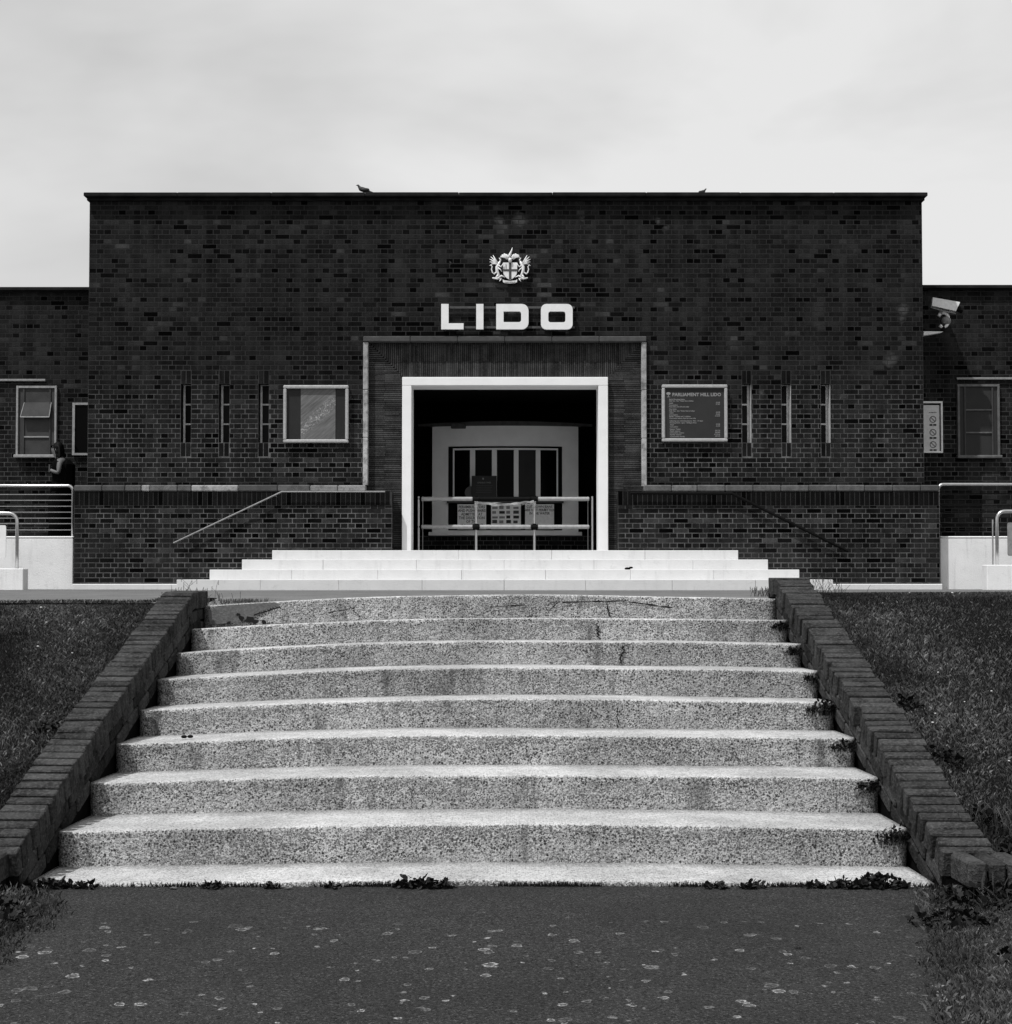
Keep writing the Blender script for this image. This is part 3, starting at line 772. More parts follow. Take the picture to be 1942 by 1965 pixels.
# notices under the counter
def notice(x0p, x1p, y0p, y1p, label, lines=None, size=0.06):
    x0, x1, z0, z1 = WX(x0p, YK-.1), WX(x1p, YK-.1), WZ(y1p, YK-.1), WZ(y0p, YK-.1); y = bow((x0+x1)/2)-0.06
    t = thing('notice_board', label, 'sign', ((x0+x1)/2, y, z0))
    c = MB(); c.bbox(x0, x1, y, y+0.02, z0, z1, 0.004); c.build('panel', M_PAPER, t)
    if lines:
        text(lines, size, ((x0+x1)/2, y-0.002, z1-size*1.05), M_INK, t, align='CENTER', off=0.0012, line=0.95, sx=0.86)
    return t, x0, x1, z0, z1, y
notice(878, 933, 968, 1016, 'white notice about perambulators and pushchairs under the left of the counter', 'PERAMBULATORS\nAND PUSHCHAIRS\nADMITTED AT\nTHE DISCRETION\nOF THE\nMANAGEMENT', 0.066)
notice(1007.5, 1063, 968, 1016, 'white notice about cut down jeans under the right of the counter', 'CUT DOWN JEANS\nARE NOT PERMITTED\nIN THE WATER', 0.060)
t, x0, x1, z0, z1, y = notice(942.5, 999.5, 967, 1016, 'pale pinboard crowded with small notices between the two lettered signs')
for i in range(4):
    for j in range(5):
        w, h = rnd.uniform(0.06, 0.10), rnd.uniform(0.035, 0.06)
        px = x0+0.02+i*(x1-x0-0.03)/4; pz = z0+0.02+j*(z1-z0-0.03)/5
        c = MB(); c.box(px, min(px+w, x1-0.004), y-0.003-0.0007*j, y-0.001, pz, min(pz+h, z1-0.004)); c.build('leaflet', [M_GALV, M_GALVD, M_GALV, M_INK][rnd.randrange(4)], t)
# dark easel sign on the counter
t = thing('easel_sign', 'small dark sign with faint lettering standing before the kiosk window', 'sign', (WX(929, 24.6), 24.6, WZ(957, 24.6)))
x0, x1, z0, z1 = WX(905, 24.6), WX(953, 24.6), WZ(956, 24.6), WZ(913, 24.6)
c = MB(); c.bbox(x0, x1, 24.6, 24.62, z0, z1, 0.003); c.build('panel', M_BOARD, t)
text('OPENING TIMES', 0.036, ((x0+x1)/2, 24.597, z1-0.13), M_GALV, t, align='CENTER', sx=0.9)
c = MB()
for i in range(5): c.box(x0+0.07+0.01*(i % 2), x1-0.07-0.012*(i % 3), 24.597, 24.599, z1-0.17-0.03*i, z1-0.163-0.03*i)
c.build('small_print', M_GALVD, t, kind='stuff')
c = MB(); c.prism([(x0+0.195+0.014*math.cos(R(q)), z1-0.05+0.018*math.sin(R(q))) for q in range(0, 360, 45)], 24.597, 24.599); c.build('emblem', M_GALV, t)
c = MB(); c.box(x0+0.1, x0+0.12, 24.621, 24.64, z0, z1-0.05); c.box(x1-0.12, x1-0.1, 24.621, 24.64, z0, z1-0.05); c.box(x0+0.08, x1-0.08, 24.62, 24.9, z0-0.02, z0-0.001); c.build('easel', M_BLACK, t)
c = MB(); c.prism([(x0-0.01+0.11*math.cos(R(q)), z0+0.10+0.11*math.sin(R(q))) for q in range(0, 360, 20)], 24.645, 24.66)
tag(c.build('round_disc', M_GALVD), 'grey round disc leaning behind the left edge of the dark easel sign', 'disc')

# barrier across the doorway
bar = thing('queue_barrier', 'tubular steel crowd barrier of four posts and two rows of rails across the doorway', 'barrier', (0, 22.75, ZFL))
YB = 22.75
def post(px, r, y=YB, top=952.5):
    x = WX(px, y); c = MB(); c.tube([(x, y, ZFL), (x, y, WZ(top, y))], r, 12)
    o = c.build('post', M_STEEL, bar, smooth=False)
    c = MB(); c.tube([(x, y, ZFL), (x, y, ZFL+0.012)], 0.10, 16); c.build('base_plate', M_GALV, o)
    return x
px_ = [post(803, 0.018), post(913.7, 0.021), post(1025.6, 0.021), post(1137, 0.018), post(811, 0.008, YB+0.9), post(1128.5, 0.008, YB+0.9)]
for row, (ya, yb) in enumerate(((953.5, 961.5), (1007, 1015))):
    z0, z1 = WZ(yb, YB), WZ(ya, YB); zc = (z0+z1)/2; r = (z1-z0)/2
    for k, (a, d) in enumerate(((808.5, 907), (920, 1019), (1032, 1131))):
        c = MB(); c.tube([(WX(a, YB), YB, zc), (WX(a+1, YB), YB, zc), (WX(d-1, YB), YB, zc), (WX(d, YB), YB, zc)], [r*0.7, r, r, r*0.7], 12)
        c.build('rail', M_BLACK if (row == 0 and k == 1) else M_TUBE, bar)
    for px in (913.7, 1025.6):
        c = MB(); c.tube([(WX(px-6.5, YB), YB, zc), (WX(px+6.5, YB), YB, zc)], r*1.2, 12); c.tube([(WX(px, YB), YB, zc-0.05), (WX(px, YB), YB, zc+0.05)], 0.03, 12)
        c.build('collar', M_BLACK, bar)
    for px in (803, 1137):
        c = MB(); c.tube([(WX(px-2, YB), YB, zc), (WX(px+(5.5 if px < 971 else -5.5), YB), YB, zc)], r*0.55, 8); c.build('bracket', M_BLACK, bar)
# crumpled tape between the middle posts
b = MB(); n = 26
for s in range(3):
    pv = None
    for i in range(n+1):
        t = i/n; x = WX(915+109*t, YB); ph = s*2.1
        zt = WZ(963+5*math.sin(math.pi*t)*(.6+.2*s)+2.2*math.sin(13*t+ph)*(0.4+t), YB-0.03)
        hh = 0.015+0.009*math.sin(9*t+ph)
        y = YB-0.045-0.012*s+0.01*math.sin(21*t+ph)
        cur = ((x, y, zt), (x+0.004, y+0.006*math.sin(17*t), zt-hh))
        if pv: b.poly([pv[0], cur[0], cur[1], pv[1]], rnd.uniform(0.75, 1.1))
        pv = cur
for px in (914, 1025):
    for k in range(4):
        z = WZ(963+3.2*k, YB); x = WX(px, YB); b.tube([(x-0.028, YB-0.03, z), (x, YB-0.036, z-0.008), (x+0.028, YB-0.03, z-0.002)], 0.008, 5)
tag(b.build('barrier_tape', M_TUBE), 'crumpled white tape tied between the two middle barrier posts', 'tape')

# ------------------------------------------------------------------ retaining walls beside the steps
def retaining(name, label, pa, pb, grp, ledge_tones, wallm):
    x0, x1 = WX(pa, YR), WX(pb, YR)
    ztop = WZ(942.5, YR); t = thing(name, label, 'wall', ((x0+x1)/2, YR, ZB), grp)
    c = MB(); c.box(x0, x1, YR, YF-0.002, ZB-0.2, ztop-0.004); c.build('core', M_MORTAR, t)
    zs = WZ(970, YR)
    bk = bond(x0, x1, zs-16*0.0752-0.42, zs-0.004)
    bk = [q for q in bk if q[2] > ZB-0.08]
    def sc(q):
        x = abs((q[0]+q[1])/2); return -(q[1]-q[0])*3-(q[2] > ZB+0.1)*2
    # soldier course
    sol = []; x = x0
    while x < x1-0.05:
        w = 0.075; sol.append((x+0.004, min(x+w, x1)-0.004, zs+0.004, ztop-0.006, 'v', True)); x += w
    lay(t, bk, YR, 300-0, score=sc)
    for q in sol:
        L, H = 0.067, q[3]-q[2]
        link('soldier_brick', pool_mesh('v%d' % int(H*1e4), L, H, 0.004, M_SOLDIER), ((q[0]+q[1])/2, YR, (q[2]+q[3])/2), t)
    # ledge stones
    xa, xb = (x0, WX(704.5, YF)) if x0 < 0 else (WX(1233, YF), x1)
    n = len(ledge_tones); zt = WZ(932.5, YF-0.05)
    cur = xa
    tot = sum(w for w, _ in ledge_tones)
    for w, tn in ledge_tones:
        nx = cur+(xb-xa)*w/tot
        c = MB(); c.bbox(cur+0.002, nx-0.002, YR-0.012-rnd.uniform(0, 0.006), YF+0.01 if abs(cur) > 3 else YF-0.057, ztop-0.002, zt+rnd.uniform(-0.003, 0.003), 0.014, tn); c.build('ledge_stone', M_STONE, t); cur = nx
    # ends of the wall: bricks returning
    for X, s in ((x0, -1), (x1, 1)):
        b = MB()
        for q in bond(YR+0.01, YF-0.004, ZB-0.05, ztop-0.03, phase=1):
            T = (lambda u, v, w: (X-w, u, v)) if s > 0 else (lambda u, v, w: (X+w, u, v))
            brick_faces(b, q[0], q[1], q[2], q[3], -0.006, 0.011, brick_tone(), T)
        b.build('end_brickwork', M_BRICK, t, kind='stuff')
    # painted foot
    c = MB()
    pc, pd = (138, 345) if x0 < 0 else (1595, 1809)
    c.bbox(WX(pc, YR-.06), WX(pd, YR-.06), YR-0.06, YR-0.001, ZB-0.1, WZ(1120.5, YR-0.06), 0.01)
    c.build('painted_foot', M_WHITE, t)
    return t
RA = retaining('retaining_wall', 'brick retaining wall with sloping handrail, left of the white entrance steps', 141, 752, 'retaining walls either side of the entrance',
    [(60, 0.26), (50, 0.22), (35, 0.34), (18, 1.20), (60, 0.41), (30, 0.32), (101, 1.12), (85, 0.22), (70, 0.32), (60, 0.71), (60, 0.86)], 0)
RB = retaining('retaining_wall', 'brick retaining wall with dark sloping rail, right of the white entrance steps', 1186, 1804, 'retaining walls either side of the entrance',
    [(60, 0.38), (55, 0.49), (60, 0.38), (60, 0.36), (60, 0.32), (60, 0.36), (60, 0.32), (60, 0.36), (60, 0.29), (60, 0.26), (40, 0.22)], 0)
for X in (742, 1176):
    pass
# wall-mounted handrails
def wall_rail(pts, m, label, r=0.012):
    t = thing('handrail', label, 'handrail', (WX(pts[0][0], YR-0.07), YR-0.07, WZ(pts[0][1], YR-0.07)))
    P3 = [W(a, b_, YR-0.075) for a, b_ in pts]
    c = MB(); c.tube(P3, r, 8); c.build('rail', m, t)
    for k in (0.06, 0.5, 0.94):
        q = P3[0].lerp(P3[1], k); c = MB(); c.tube([q, (q.x, YR-0.012, q.z-0.02)], 0.007, 6); c.build('bracket', m, t)
wall_rail([(333, 1042), (541, 943.5), (739, 943.5)], M_GALV, 'thin pale handrail sloping down the brick wall left of the steps')
wall_rail([(1628, 1058), (1404, 947), (1210, 946)], M_BLACK, 'dark handrail sloping down the brick wall right of the steps', 0.024)

# ------------------------------------------------------------------ white entrance steps
st = thing('entrance_steps', 'white painted pyramid of four broad steps before the entrance', 'steps', (0, 21.0, ZB))
tiers = [(522, 1417, 1056, 1073.5, 21.62), (464, 1474, 1073.5, 1092.5, 21.26), (402, 1534, 1092.5, 1111.5, 20.90), (339, 1599, 1111.5, 1134, 20.54)]
joints = [[879.6, 1058.7, 1238], [799, 967.6, 1140, 1330, 620], [725, 886, 1047, 1210, 1370, 560], [810, 967.6, 1124, 1290, 1450, 650, 500]]
zprev = None
for k, (a, d, pt, pb_, Y) in enumerate(tiers):
    zt = WZ(pt, Y); zb_ = WZ(pb_, Y)-0.02
    if k == 3: zb_ = ZB-0.15
    xs_ = [WX(a, Y)]+[WX(j, Y) for j in sorted(joints[k])]+[WX(d, Y)]
    for x0, x1 in zip(xs_, xs_[1:]):
        c = MB(); e = rnd.uniform(-0.003, 0.003)
        jw = rnd.choice([0.0008, 0.0025, 0.0015]); c.bbox(x0+jw, x1-jw, Y+e*.5, YR-0.012, zb_, zt-0.002*k, 0.004, rnd.uniform(0.98, 1.02)); c.build('step_slab', M_WHITE, st)
# entrance floor
c = MB(); c.box(WX(753, YR), WX(1185, YR), YR-0.011, LY1, ZFL-0.3, ZFL-0.006); c.build('floor', M_FLOOR, kind='structure')

# ------------------------------------------------------------------ ramps: white walls, rails
def white_side(sx, label, pin):
    Y = YR+0.17; x0 = WX(pin, Y); x1 = sx*30
    zt = WZ(1029, Y)
    t = thing('ramp_wall', label, 'wall', (x0, Y, ZB), 'white walls beside the building')
    c = MB(); c.bbox(min(x0, x1), max(x0, x1), Y, Y+0.16, ZB-0.2, zt-0.03, 0.01); c.build('wall', M_WHITE2, t)
    c = MB(); c.bbox(min(x0, x1), max(x0, x1), Y-0.006, Y+0.17, zt-0.029, zt, 0.012); c.build('cap', M_WHITE2, t)
    c = MB(); c.box(min(x0, x1), max(x0, x1), Y+0.17, YW-0.001, ZB, ZFL-0.02)
    c.build('ramp', M_TERR, kind='structure')
    return zt
zt = white_side(-1, 'long white rendered wall under the railing on the left', 140)
zt2 = white_side(1, 'long white rendered wall under the railing on the right', 1804.5)
def railing(sx, pend, ptop, label, rows):
    Y = YR+0.25; x = WX(pend, Y); xe = x-4.5 if sx < 0 else x+4.5; zt_ = WZ(ptop, Y); zb_ = WZ(1029, Y); s = -1 if sx < 0 else 1
    t = thing('railing', label, 'railing', (x, Y, zb_))
    r = 0.024; cr = 0.07
    arc = [(x+s*(cr-cr*math.sin(R(q))), Y, zt_-cr+cr*math.cos(R(q))) for q in (90, 70, 50, 30, 15, 0)]
    c = MB(); c.tube([(x, Y, zb_-0.02)]+[p for p in arc]+[(xe, Y, zt_)], [0.016]+[0.018]+[r]*6, 10); c.build('top_rail', M_STEEL, t, smooth=True)
    for p in rows:
        z = WZ(p, Y); c = MB(); c.tube([(x, Y, z), (xe, Y, z)], 0.007, 6); c.build('wire', M_GALV if sx < 0 else M_SOLDIER, t)  # right-hand wires dark, their shade put into the colour
    for q in (1.7, 3.4):
        c = MB(); c.tube([(x+s*q, Y, zb_), (x+s*q, Y, zt_)], 0.018, 8); c.build('post', M_STEEL, t)
railing(-1, 138, 932, 'steel railing with seven thin wires in front of the standing person', (949, 960.3, 971.7, 983, 994.5, 1005, 1017))
railing(1, 1802.5, 929.5, 'steel railing on the white wall right of the building', (947, 959, 970.5, 982, 993.5, 1005, 1016.5))
def low_rail(sx, pcol, ptop, pbot, label, plate, block, blabel):
    Y = 21.3; s = -1 if sx < 0 else 1
    x = WX(pcol, Y); zt_ = WZ(ptop, Y); zb_ = WZ(pbot, Y); cr = 0.12
    t = thing('ramp_handrail', label, 'handrail', (x, Y, zb_))
    arc = [(x+s*(cr-cr*math.sin(R(q))), Y, zt_-cr+cr*math.cos(R(q))) for q in (90, 75, 60, 45, 30, 15, 0)]
    c = MB(); c.tube([(x, Y, zb_-0.02)]+arc+[(x+s*3, Y, zt_)], 0.026, 12); c.build('rail', M_STEEL, t, smooth=True)
    if sx > 0:
        c = MB(); c.tube([(x-0.036, Y+0.08, zb_-0.02), (x-0.036, Y+0.08, zt_-cr)], 0.012, 8); c.build('post', M_STEEL, t)
    # plate hung on the rail
    a, d, e, g = plate
    xa, xb = sorted((WX(a, Y-0.04), WX(d, Y-0.04)))
    pts = rrect(xa, xb, WZ(g, Y), WZ(e, Y), [0.03]*4)
    o = MB().prism(pts, Y-0.05, Y-0.035).build('sign_plate', M_GALV if sx > 0 else M_LETTER)
    tag(o, 'pale rounded plate hanging on the low handrail, %s edge of the photo' % ('left' if sx < 0 else 'right'), 'sign')
    a, e, g = block
    xa = WX(a, 21.2)
    c = MB(); c.bbox(min(xa, xa+s*8), max(xa, xa+s*8), 21.2, 21.42, ZB-0.2, WZ(e, 21.2), 0.008)
    tag(c.build('low_white_wall', M_WHITE2), blabel, 'wall')
low_rail(-1, 32, 985, 1089, 'bent steel handrail on the low white wall, left edge', (-70, 11, 1008, 1071), (44.5, 1091, 0), 'low white ramp wall in front of the long white wall, left edge')
low_rail(1, 1914, 981, 1084, 'bent steel handrail on the low white wall, right edge', (1934, 2020, 1003, 1067), (1894, 1084, 0), 'low white ramp wall in front of the long white wall, right edge')

# ------------------------------------------------------------------ LIDO sign
ys0, ys1 = YF-0.11, YF-0.06
def lx(q): return WX(820+q/5.966, ys0)
def lz(q): return WZ(380+q/5.966, ys0)
lido = thing('lido_sign', 'large white capital letters LIDO on two thin rails above the entrance', 'sign', (0, ys0, lz(1502)))
c = MB(); c.prism([(lx(155), lz(1502)), (lx(412), lz(1502)), (lx(412), lz(1433)), (lx(240), lz(1433)), (lx(240), lz(1212)), (lx(155), lz(1212))], ys0, ys1); c.build('letter', M_LETTER, lido)
c = MB(); c.prism([(lx(558), lz(1502)), (lx(641), lz(1502)), (lx(641), lz(1212)), (lx(558), lz(1212))], ys0, ys1); c.build('letter', M_LETTER, lido)
q = 0.085; e = 0.001
c = MB(); c.ring(rrect(lx(788), lx(1160), lz(1502), lz(1212), [e, q*1.2, q*1.2, e]), rrect(lx(873), lx(1075), lz(1420), lz(1297), [e, 0.035, 0.035, e]), ys0, ys1); c.build('letter', M_LETTER, lido)
c = MB(); c.ring(rrect(lx(1303), lx(1668), lz(1504), lz(1212), [q]*4), rrect(lx(1388), lx(1585), lz(1422), lz(1297), [0.035]*4), ys0, ys1); c.build('letter', M_LETTER, lido)
for a, d in ((1232, 1257), (1460, 1485)):
    c = MB(); c.box(lx(160), lx(1692), ys1+0.001, ys1+0.016, lz(d), lz(a)); o = c.build('rail', M_GALVD, lido)
    for x in (175, 600, 1000, 1480, 1680):
        c = MB(); c.tube([(lx(x), ys1+0.016, (lz(a)+lz(d))/2), (lx(x), YF-0.004, (lz(a)+lz(d))/2)], 0.010, 6); c.build('stud', M_GALVD, o)

# ------------------------------------------------------------------ coat of arms
ya = YF-0.05
coat = thing('coat_of_arms', 'white coat of arms with crossed shield and two dragons above the LIDO letters', 'coat of arms', (0, ya, lz(970)))
def az(q): return WZ(380+q/5.966, ya)
def ax(q): return WX(820+q/5.966, ya)
cxm = 948
sh = [(ax(866), az(738)), (ax(1030), az(738)), (ax(1030), az(835)), (ax(1022), az(872)), (ax(1000), az(903)), (ax(975), az(922)), (ax(948), az(935)), (ax(921), az(922)), (ax(896), az(903)), (ax(874), az(872)), (ax(866), az(835))]
c = MB(); c.prism(sh[::-1], ya, ya+0.03); shield = c.build('shield', M_GLOSSW, coat)
c = MB(); c.box(ax(935), ax(962), ya-0.006, ya-0.0005, az(930), az(740)); c.box(ax(868), ax(934.5), ya-0.006, ya-0.0005, az(836), az(815)); c.box(ax(962.5), ax(1028), ya-0.006, ya-0.0005, az(836), az(815)); c.build('cross', M_CROSS, shield)
c = MB(); c.tube([(ax(901), ya-0.004, az(808)), (ax(901), ya-0.004, az(756))], 0.004, 5); c.build('sword', M_CROSS, shield)
c = MB(); c.prism([(ax(862), az(930)), (ax(880), az(943)), (ax(948), az(950)), (ax(1012), az(943)), (ax(1030), az(930)), (ax(1028), az(962)), (ax(1005), az(972)), (ax(948), az(976)), (ax(890), az(972)), (ax(866), az(962))], ya-0.005, ya+0.03); c.build('motto_ribbon', M_GLOSSW, coat)
text('DOMINE DIRIGE NOS', 0.017, (0.5*(ax(866)+ax(1030)), ya-0.007, az(967)), M_CROSS, coat, align='CENTER', off=0.0002)
def dragon(s):
    X = lambda q: ax(cxm+s*q); V = lambda q, z, y=0: (X(q), ya-y, az(z))
    c = MB()
    U = 1/5.966/125
    def T(pts, rad): c.tube([V(*p) for p in pts], [r*U for r in rad], 7)
    T([(120, 905), (135, 870), (150, 830), (150, 790), (132, 755), (115, 725)], [10, 15, 19, 20, 16, 11])   # trunk
    T([(115, 730), (110, 705), (122, 690), (100, 685)], [11, 9, 9, 4])                                  # neck and head
    T([(140, 770, .01), (105, 790, .02), (84, 765, .02), (80, 752, .02)], [9, 7, 6, 4])                 # foreleg on the shield
    T([(140, 800, .01), (112, 820, .02), (96, 845, .02)], [9, 6, 5])
    T([(135, 880), (160, 905), (130, 925), (95, 922)], [14, 12, 8, 6])                                  # hind leg
    T([(150, 840), (185, 870), (205, 850), (214, 815), (206, 785), (222, 768), (238, 775)], [10, 8, 8, 7, 6, 6, 2])  # tail
    for i, (a, z) in enumerate(((196, 655), (222, 672), (236, 700), (234, 732), (222, 760))):           # wing fingers
        T([(135, 760, .005), ((135+a)/2+8, (760+z)/2-8, .01), (a, z, .0)], [9, 8, 3])
    T([(60, 905), (100, 890), (150, 925), (205, 915)], [5, 11, 12, 8]); T([(105, 930), (125, 955)], [9, 4])   # scroll under foot
    return c.build('supporter', M_GLOSSW, coat, smooth=True)
dragon(-1); dragon(1)
c = MB(); U = 1/5.966/125
def T(pts, rad): c.tube([(ax(p[0]), ya-0.01, az(p[1])) for p in pts], [r*U for r in rad], 8)
T([(948, 740), (948, 715), (944, 690)], [14, 22, 17]); T([(930, 690), (945, 650), (965, 605), (975, 568)], [14, 16, 9, 2])
T([(925, 700), (905, 690), (915, 665)], [8, 9, 3]); T([(965, 690), (985, 700)], [8, 5])
c.build('helm_and_wing', M_GLOSSW, coat, smooth=True)
for s in (-1, 1):
    c = MB()
    for i in range(9):
        a0 = R(20+i*17); r1 = 62+rnd.uniform(-9, 9)
        xx_, zz_ = 948+s*(60+math.cos(a0)*45), 690-math.sin(a0)*45
        T([(948+s*35, 700), ((948+s*35+xx_)/2+rnd.uniform(-6, 6), (700+zz_)/2-6), (xx_, zz_), (xx_+s*8, zz_+rnd.uniform(-12, 12))], [8, 9, 8, 4])
    c.build('mantling', M_GLOSSW, coat, smooth=True)

# ------------------------------------------------------------------ boards on the facade
def board(px0, px1, py0, py1, label, fwp=6.3):
    Y = YF-0.09; x0, x1, z0, z1 = WX(px0, Y), WX(px1, Y), WZ(py1, Y), WZ(py0, Y); fw = fwp/126
    t = thing('notice_board', label, 'notice board', ((x0+x1)/2, Y, z0))
    fr = MB()
    for q in ((x0, x1, z0, z0+fw), (x0, x1, z1-fw, z1)): fr.bbox(q[0], q[1], Y, Y+0.084, q[2], q[3], 0.012)
    for q in ((x0, x0+fw), (x1-fw, x1)): fr.bbox(q[0], q[1], Y+0.001, Y+0.083, z0+fw, z1-fw, 0.012)
    fr.build('frame', M_ALU, t)
    return t, x0+fw, x1-fw, z0+fw, z1-fw, Y
t, x0, x1, z0, z1, Y = board(541.7, 667.5, 739, 849.4, 'framed display case with a grey poster and painted reflection streaks, left of the entrance')
c = MB(); c.box(x0, x1, Y+0.05, Y+0.06, z0, z1); c.build('back_panel', mat('display_back', 0.014, 0.5, 0.2, 2), t)
def poster(nt, P, c, p):
    tc = nt.nodes.new('ShaderNodeTexCoord')
    m0 = nt.nodes.new('ShaderNodeMapping'); m0.inputs['Rotation'].default_value = (0, R(38), 0); nt.links.new(tc.outputs['Object'], m0.inputs[0])
    mp = nt.nodes.new('ShaderNodeMapping'); mp.inputs['Scale'].default_value = (1.1, 1, 14); nt.links.new(m0.outputs[0], mp.inputs[0])
    s = nz(nt, 2.2, 6, 0.7, mp.outputs[0])  # diagonal streaks are a reflection painted into the poster
    c = mix(nt, 0.07, 0.16, ramp(nt, s, 0.35, 0, 0.65, 1))
    mp2 = nt.nodes.new('ShaderNodeMapping'); mp2.inputs['Rotation'].default_value = (0, R(-50), 0); mp2.inputs['Location'].default_value = (0, 0, 0)
    nt.links.new(tc.outputs['Object'], mp2.inputs[0])
    sp = nt.nodes.new('ShaderNodeSeparateXYZ'); nt.links.new(mp2.outputs[0], sp.inputs[0])
    band = ramp(nt, math_(nt, 'ABSOLUTE', math_(nt, 'SUBTRACT', sp.outputs['X'], -0.28)), 0.12, 0.0, 0.02, 1.0)
    w = math_(nt, 'MULTIPLY', band, ramp(nt, nz(nt, 22, 5, 0.75, P, 1.5), 0.52, 0, 0.60, 1))
    return mix(nt, c, 0.45, math_(nt, 'MULTIPLY', w, 0.8))
MP = mat('poster_with_reflection', 0.12, 0.6, build=poster, bump=0)
c = MB(); c.box(WX(575, Y), WX(642, Y), Y+0.042, Y+0.049, z0, z1); c.build('poster', MP, t)
t, x0, x1, z0, z1, Y = board(1271.4, 1398, 737.7, 847.3, 'framed dark price board headed PARLIAMENT HILL LIDO, right of the entrance')
c = MB(); c.box(x0, x1, Y+0.03, Y+0.06, z0, z1); c.build('panel', M_BOARD, t)
def bx(q): return WX(1250+q/11.23, Y)
def bz(q): return WZ(720+q/11.23, Y)
yt = Y+0.028
o = text('PARLIAMENT HILL LIDO', 0.062, (bx(468), yt, bz(446)), M_PRINT, t, name='heading', off=0.0018, sx=1.0)
wd = max(v.co.x for v in o.data.vertices); o.data.transform(Matrix.Diagonal(((bx(1525)-bx(468))/wd, 1, 1.15, 1)))
c = MB(); c.prism([(bx(385)+0.034*math.cos(R(a)), bz(390)+0.022*math.sin(R(a))) for a in range(0, 360, 30)], yt-0.001, yt+0.001); c.box(bx(385)-0.005, bx(385)+0.005, yt-0.001, yt+0.001, bz(455), bz(412)); c.box(bx(350), bx(425), yt-0.001, yt+0.001, bz(468), bz(458)); c.build('tree_emblem', M_PRINT, t)
lines = [(400, 528, 735, 'Early Morning Swim'), (400, 562, 925, 'Daily 7am - 9am  Tickets 7am to 8.30am'), (400, 610, 485, 'Adult'), (395, 650, 585, 'Concession'), (395, 688, 835, 'Free swim over 60 and under'),
 (400, 738, 560, 'Day Swim'), (400, 778, 955, 'Daily 10am - 6pm  Tickets 10am to 5.30pm'), (405, 820, 495, 'Adult'), (400, 862, 585, 'Concession'), (400, 898, 865, 'Family  2 adults and 2 children'), (405, 938, 975, 'Free swim before 9am for over 60s'),
 (410, 992, 1130, 'Lifesaving and swimming lessons  Mon - Fri 6pm'), (410, 1034, 990, 'Evening Swim  6pm - 8.30pm Mon'), (415, 1078, 500, 'Adult'), (410, 1120, 590, 'Concession'),
 (410, 1170, 645, 'Season Ticket'), (415, 1210, 640, 'Adult season'), (410, 1250, 720, 'Concession season'), (415, 1290, 660, 'Family season'), (415, 1332, 740, 'Concession family')]
for a, zq, e, s in lines:
    o = text(s, 0.022, (bx(a), yt, bz(zq)), M_PRINT, t, name='line', off=0.0006)
    wd = max(v.co.x for v in o.data.vertices); o.data.transform(Matrix.Diagonal(((bx(e)-bx(a))/wd, 1, 1.25, 1)))
for zq, s in ((596, '£2.00'), (632, '£1.00'), (805, '£4.30'), (845, '£2.60'), (885, '£12.60'), (1064, '£2.00'), (1104, '£1.00'), (1200, '£61.20'), (1240, '£40.80'), (1282, '£122.40'), (1320, '£61.20')):
    o = text(s, 0.028, (bx(1500), yt, bz(zq)), M_PRINT, t, name='price', off=0.0006, align='RIGHT')
# no-entry style pictogram board on the right wing
Y = YW-0.05; x0, x1, z0, z1 = WX(1762, Y), WX(1812, Y), WZ(869, Y), WZ(770, Y)
t = thing('rules_board', 'narrow white board with three barred circle symbols on the right wing', 'sign', ((x0+x1)/2, Y, z0))
c = MB(); fw = 0.03
c.bbox(x0, x1, Y, Y+0.05, z0, z0+fw, 0.004); c.bbox(x0, x1, Y, Y+0.05, z1-fw, z1, 0.004); c.bbox(x0, x0+fw, Y+.001, Y+0.049, z0+fw, z1-fw, 0.004); c.bbox(x1-fw, x1, Y+.001, Y+0.049, z0+fw, z1-fw, 0.004)
c.build('frame', M_GLOSSW, t)
c = MB(); c.box(x0+fw, x1-fw-0.02, Y+0.02, Y+0.04, z0+fw, z1-fw-0.03); c.build('panel', mat('rules_face', 0.6, 0.6, 0.06, 20, 0), t)
xc = WX(1793.5, Y)
for pz in (804.5, 829.5, 853):
    z = WZ(pz, Y); r = 0.055; n = 20; c = MB()
    c.ring([(xc+r*math.cos(2*math.pi*k/n), z+r*math.sin(2*math.pi*k/n)) for k in range(n)], [(xc+(r-.012)*math.cos(2*math.pi*k/n), z+(r-.012)*math.sin(2*math.pi*k/n)) for k in range(n)], Y+0.017, Y+0.019)
    d = r-.012; c.prism([(xc-d*.7-.004, z+d*.7-.004), (xc+d*.7-.004, z-d*.7-.004), (xc+d*.7+.004, z-d*.7+.004), (xc-d*.7+.004, z+d*.7+.004)], Y+0.0165, Y+0.0195)
    c.build('symbol', M_CROSS, t)
    c = MB(); c.box(xc-0.055, xc-0.008, Y+0.017, Y+0.019, z-0.105, z-0.075); c.box(xc+0.004, xc+0.055, Y+0.017, Y+0.019, z-0.105, z-0.075); c.build('caption', M_INK, t)
text('IN THIS POOL', 0.02, (xc, Y+0.018, WZ(792, Y)), M_INK, t, align='CENTER', off=0.0006)

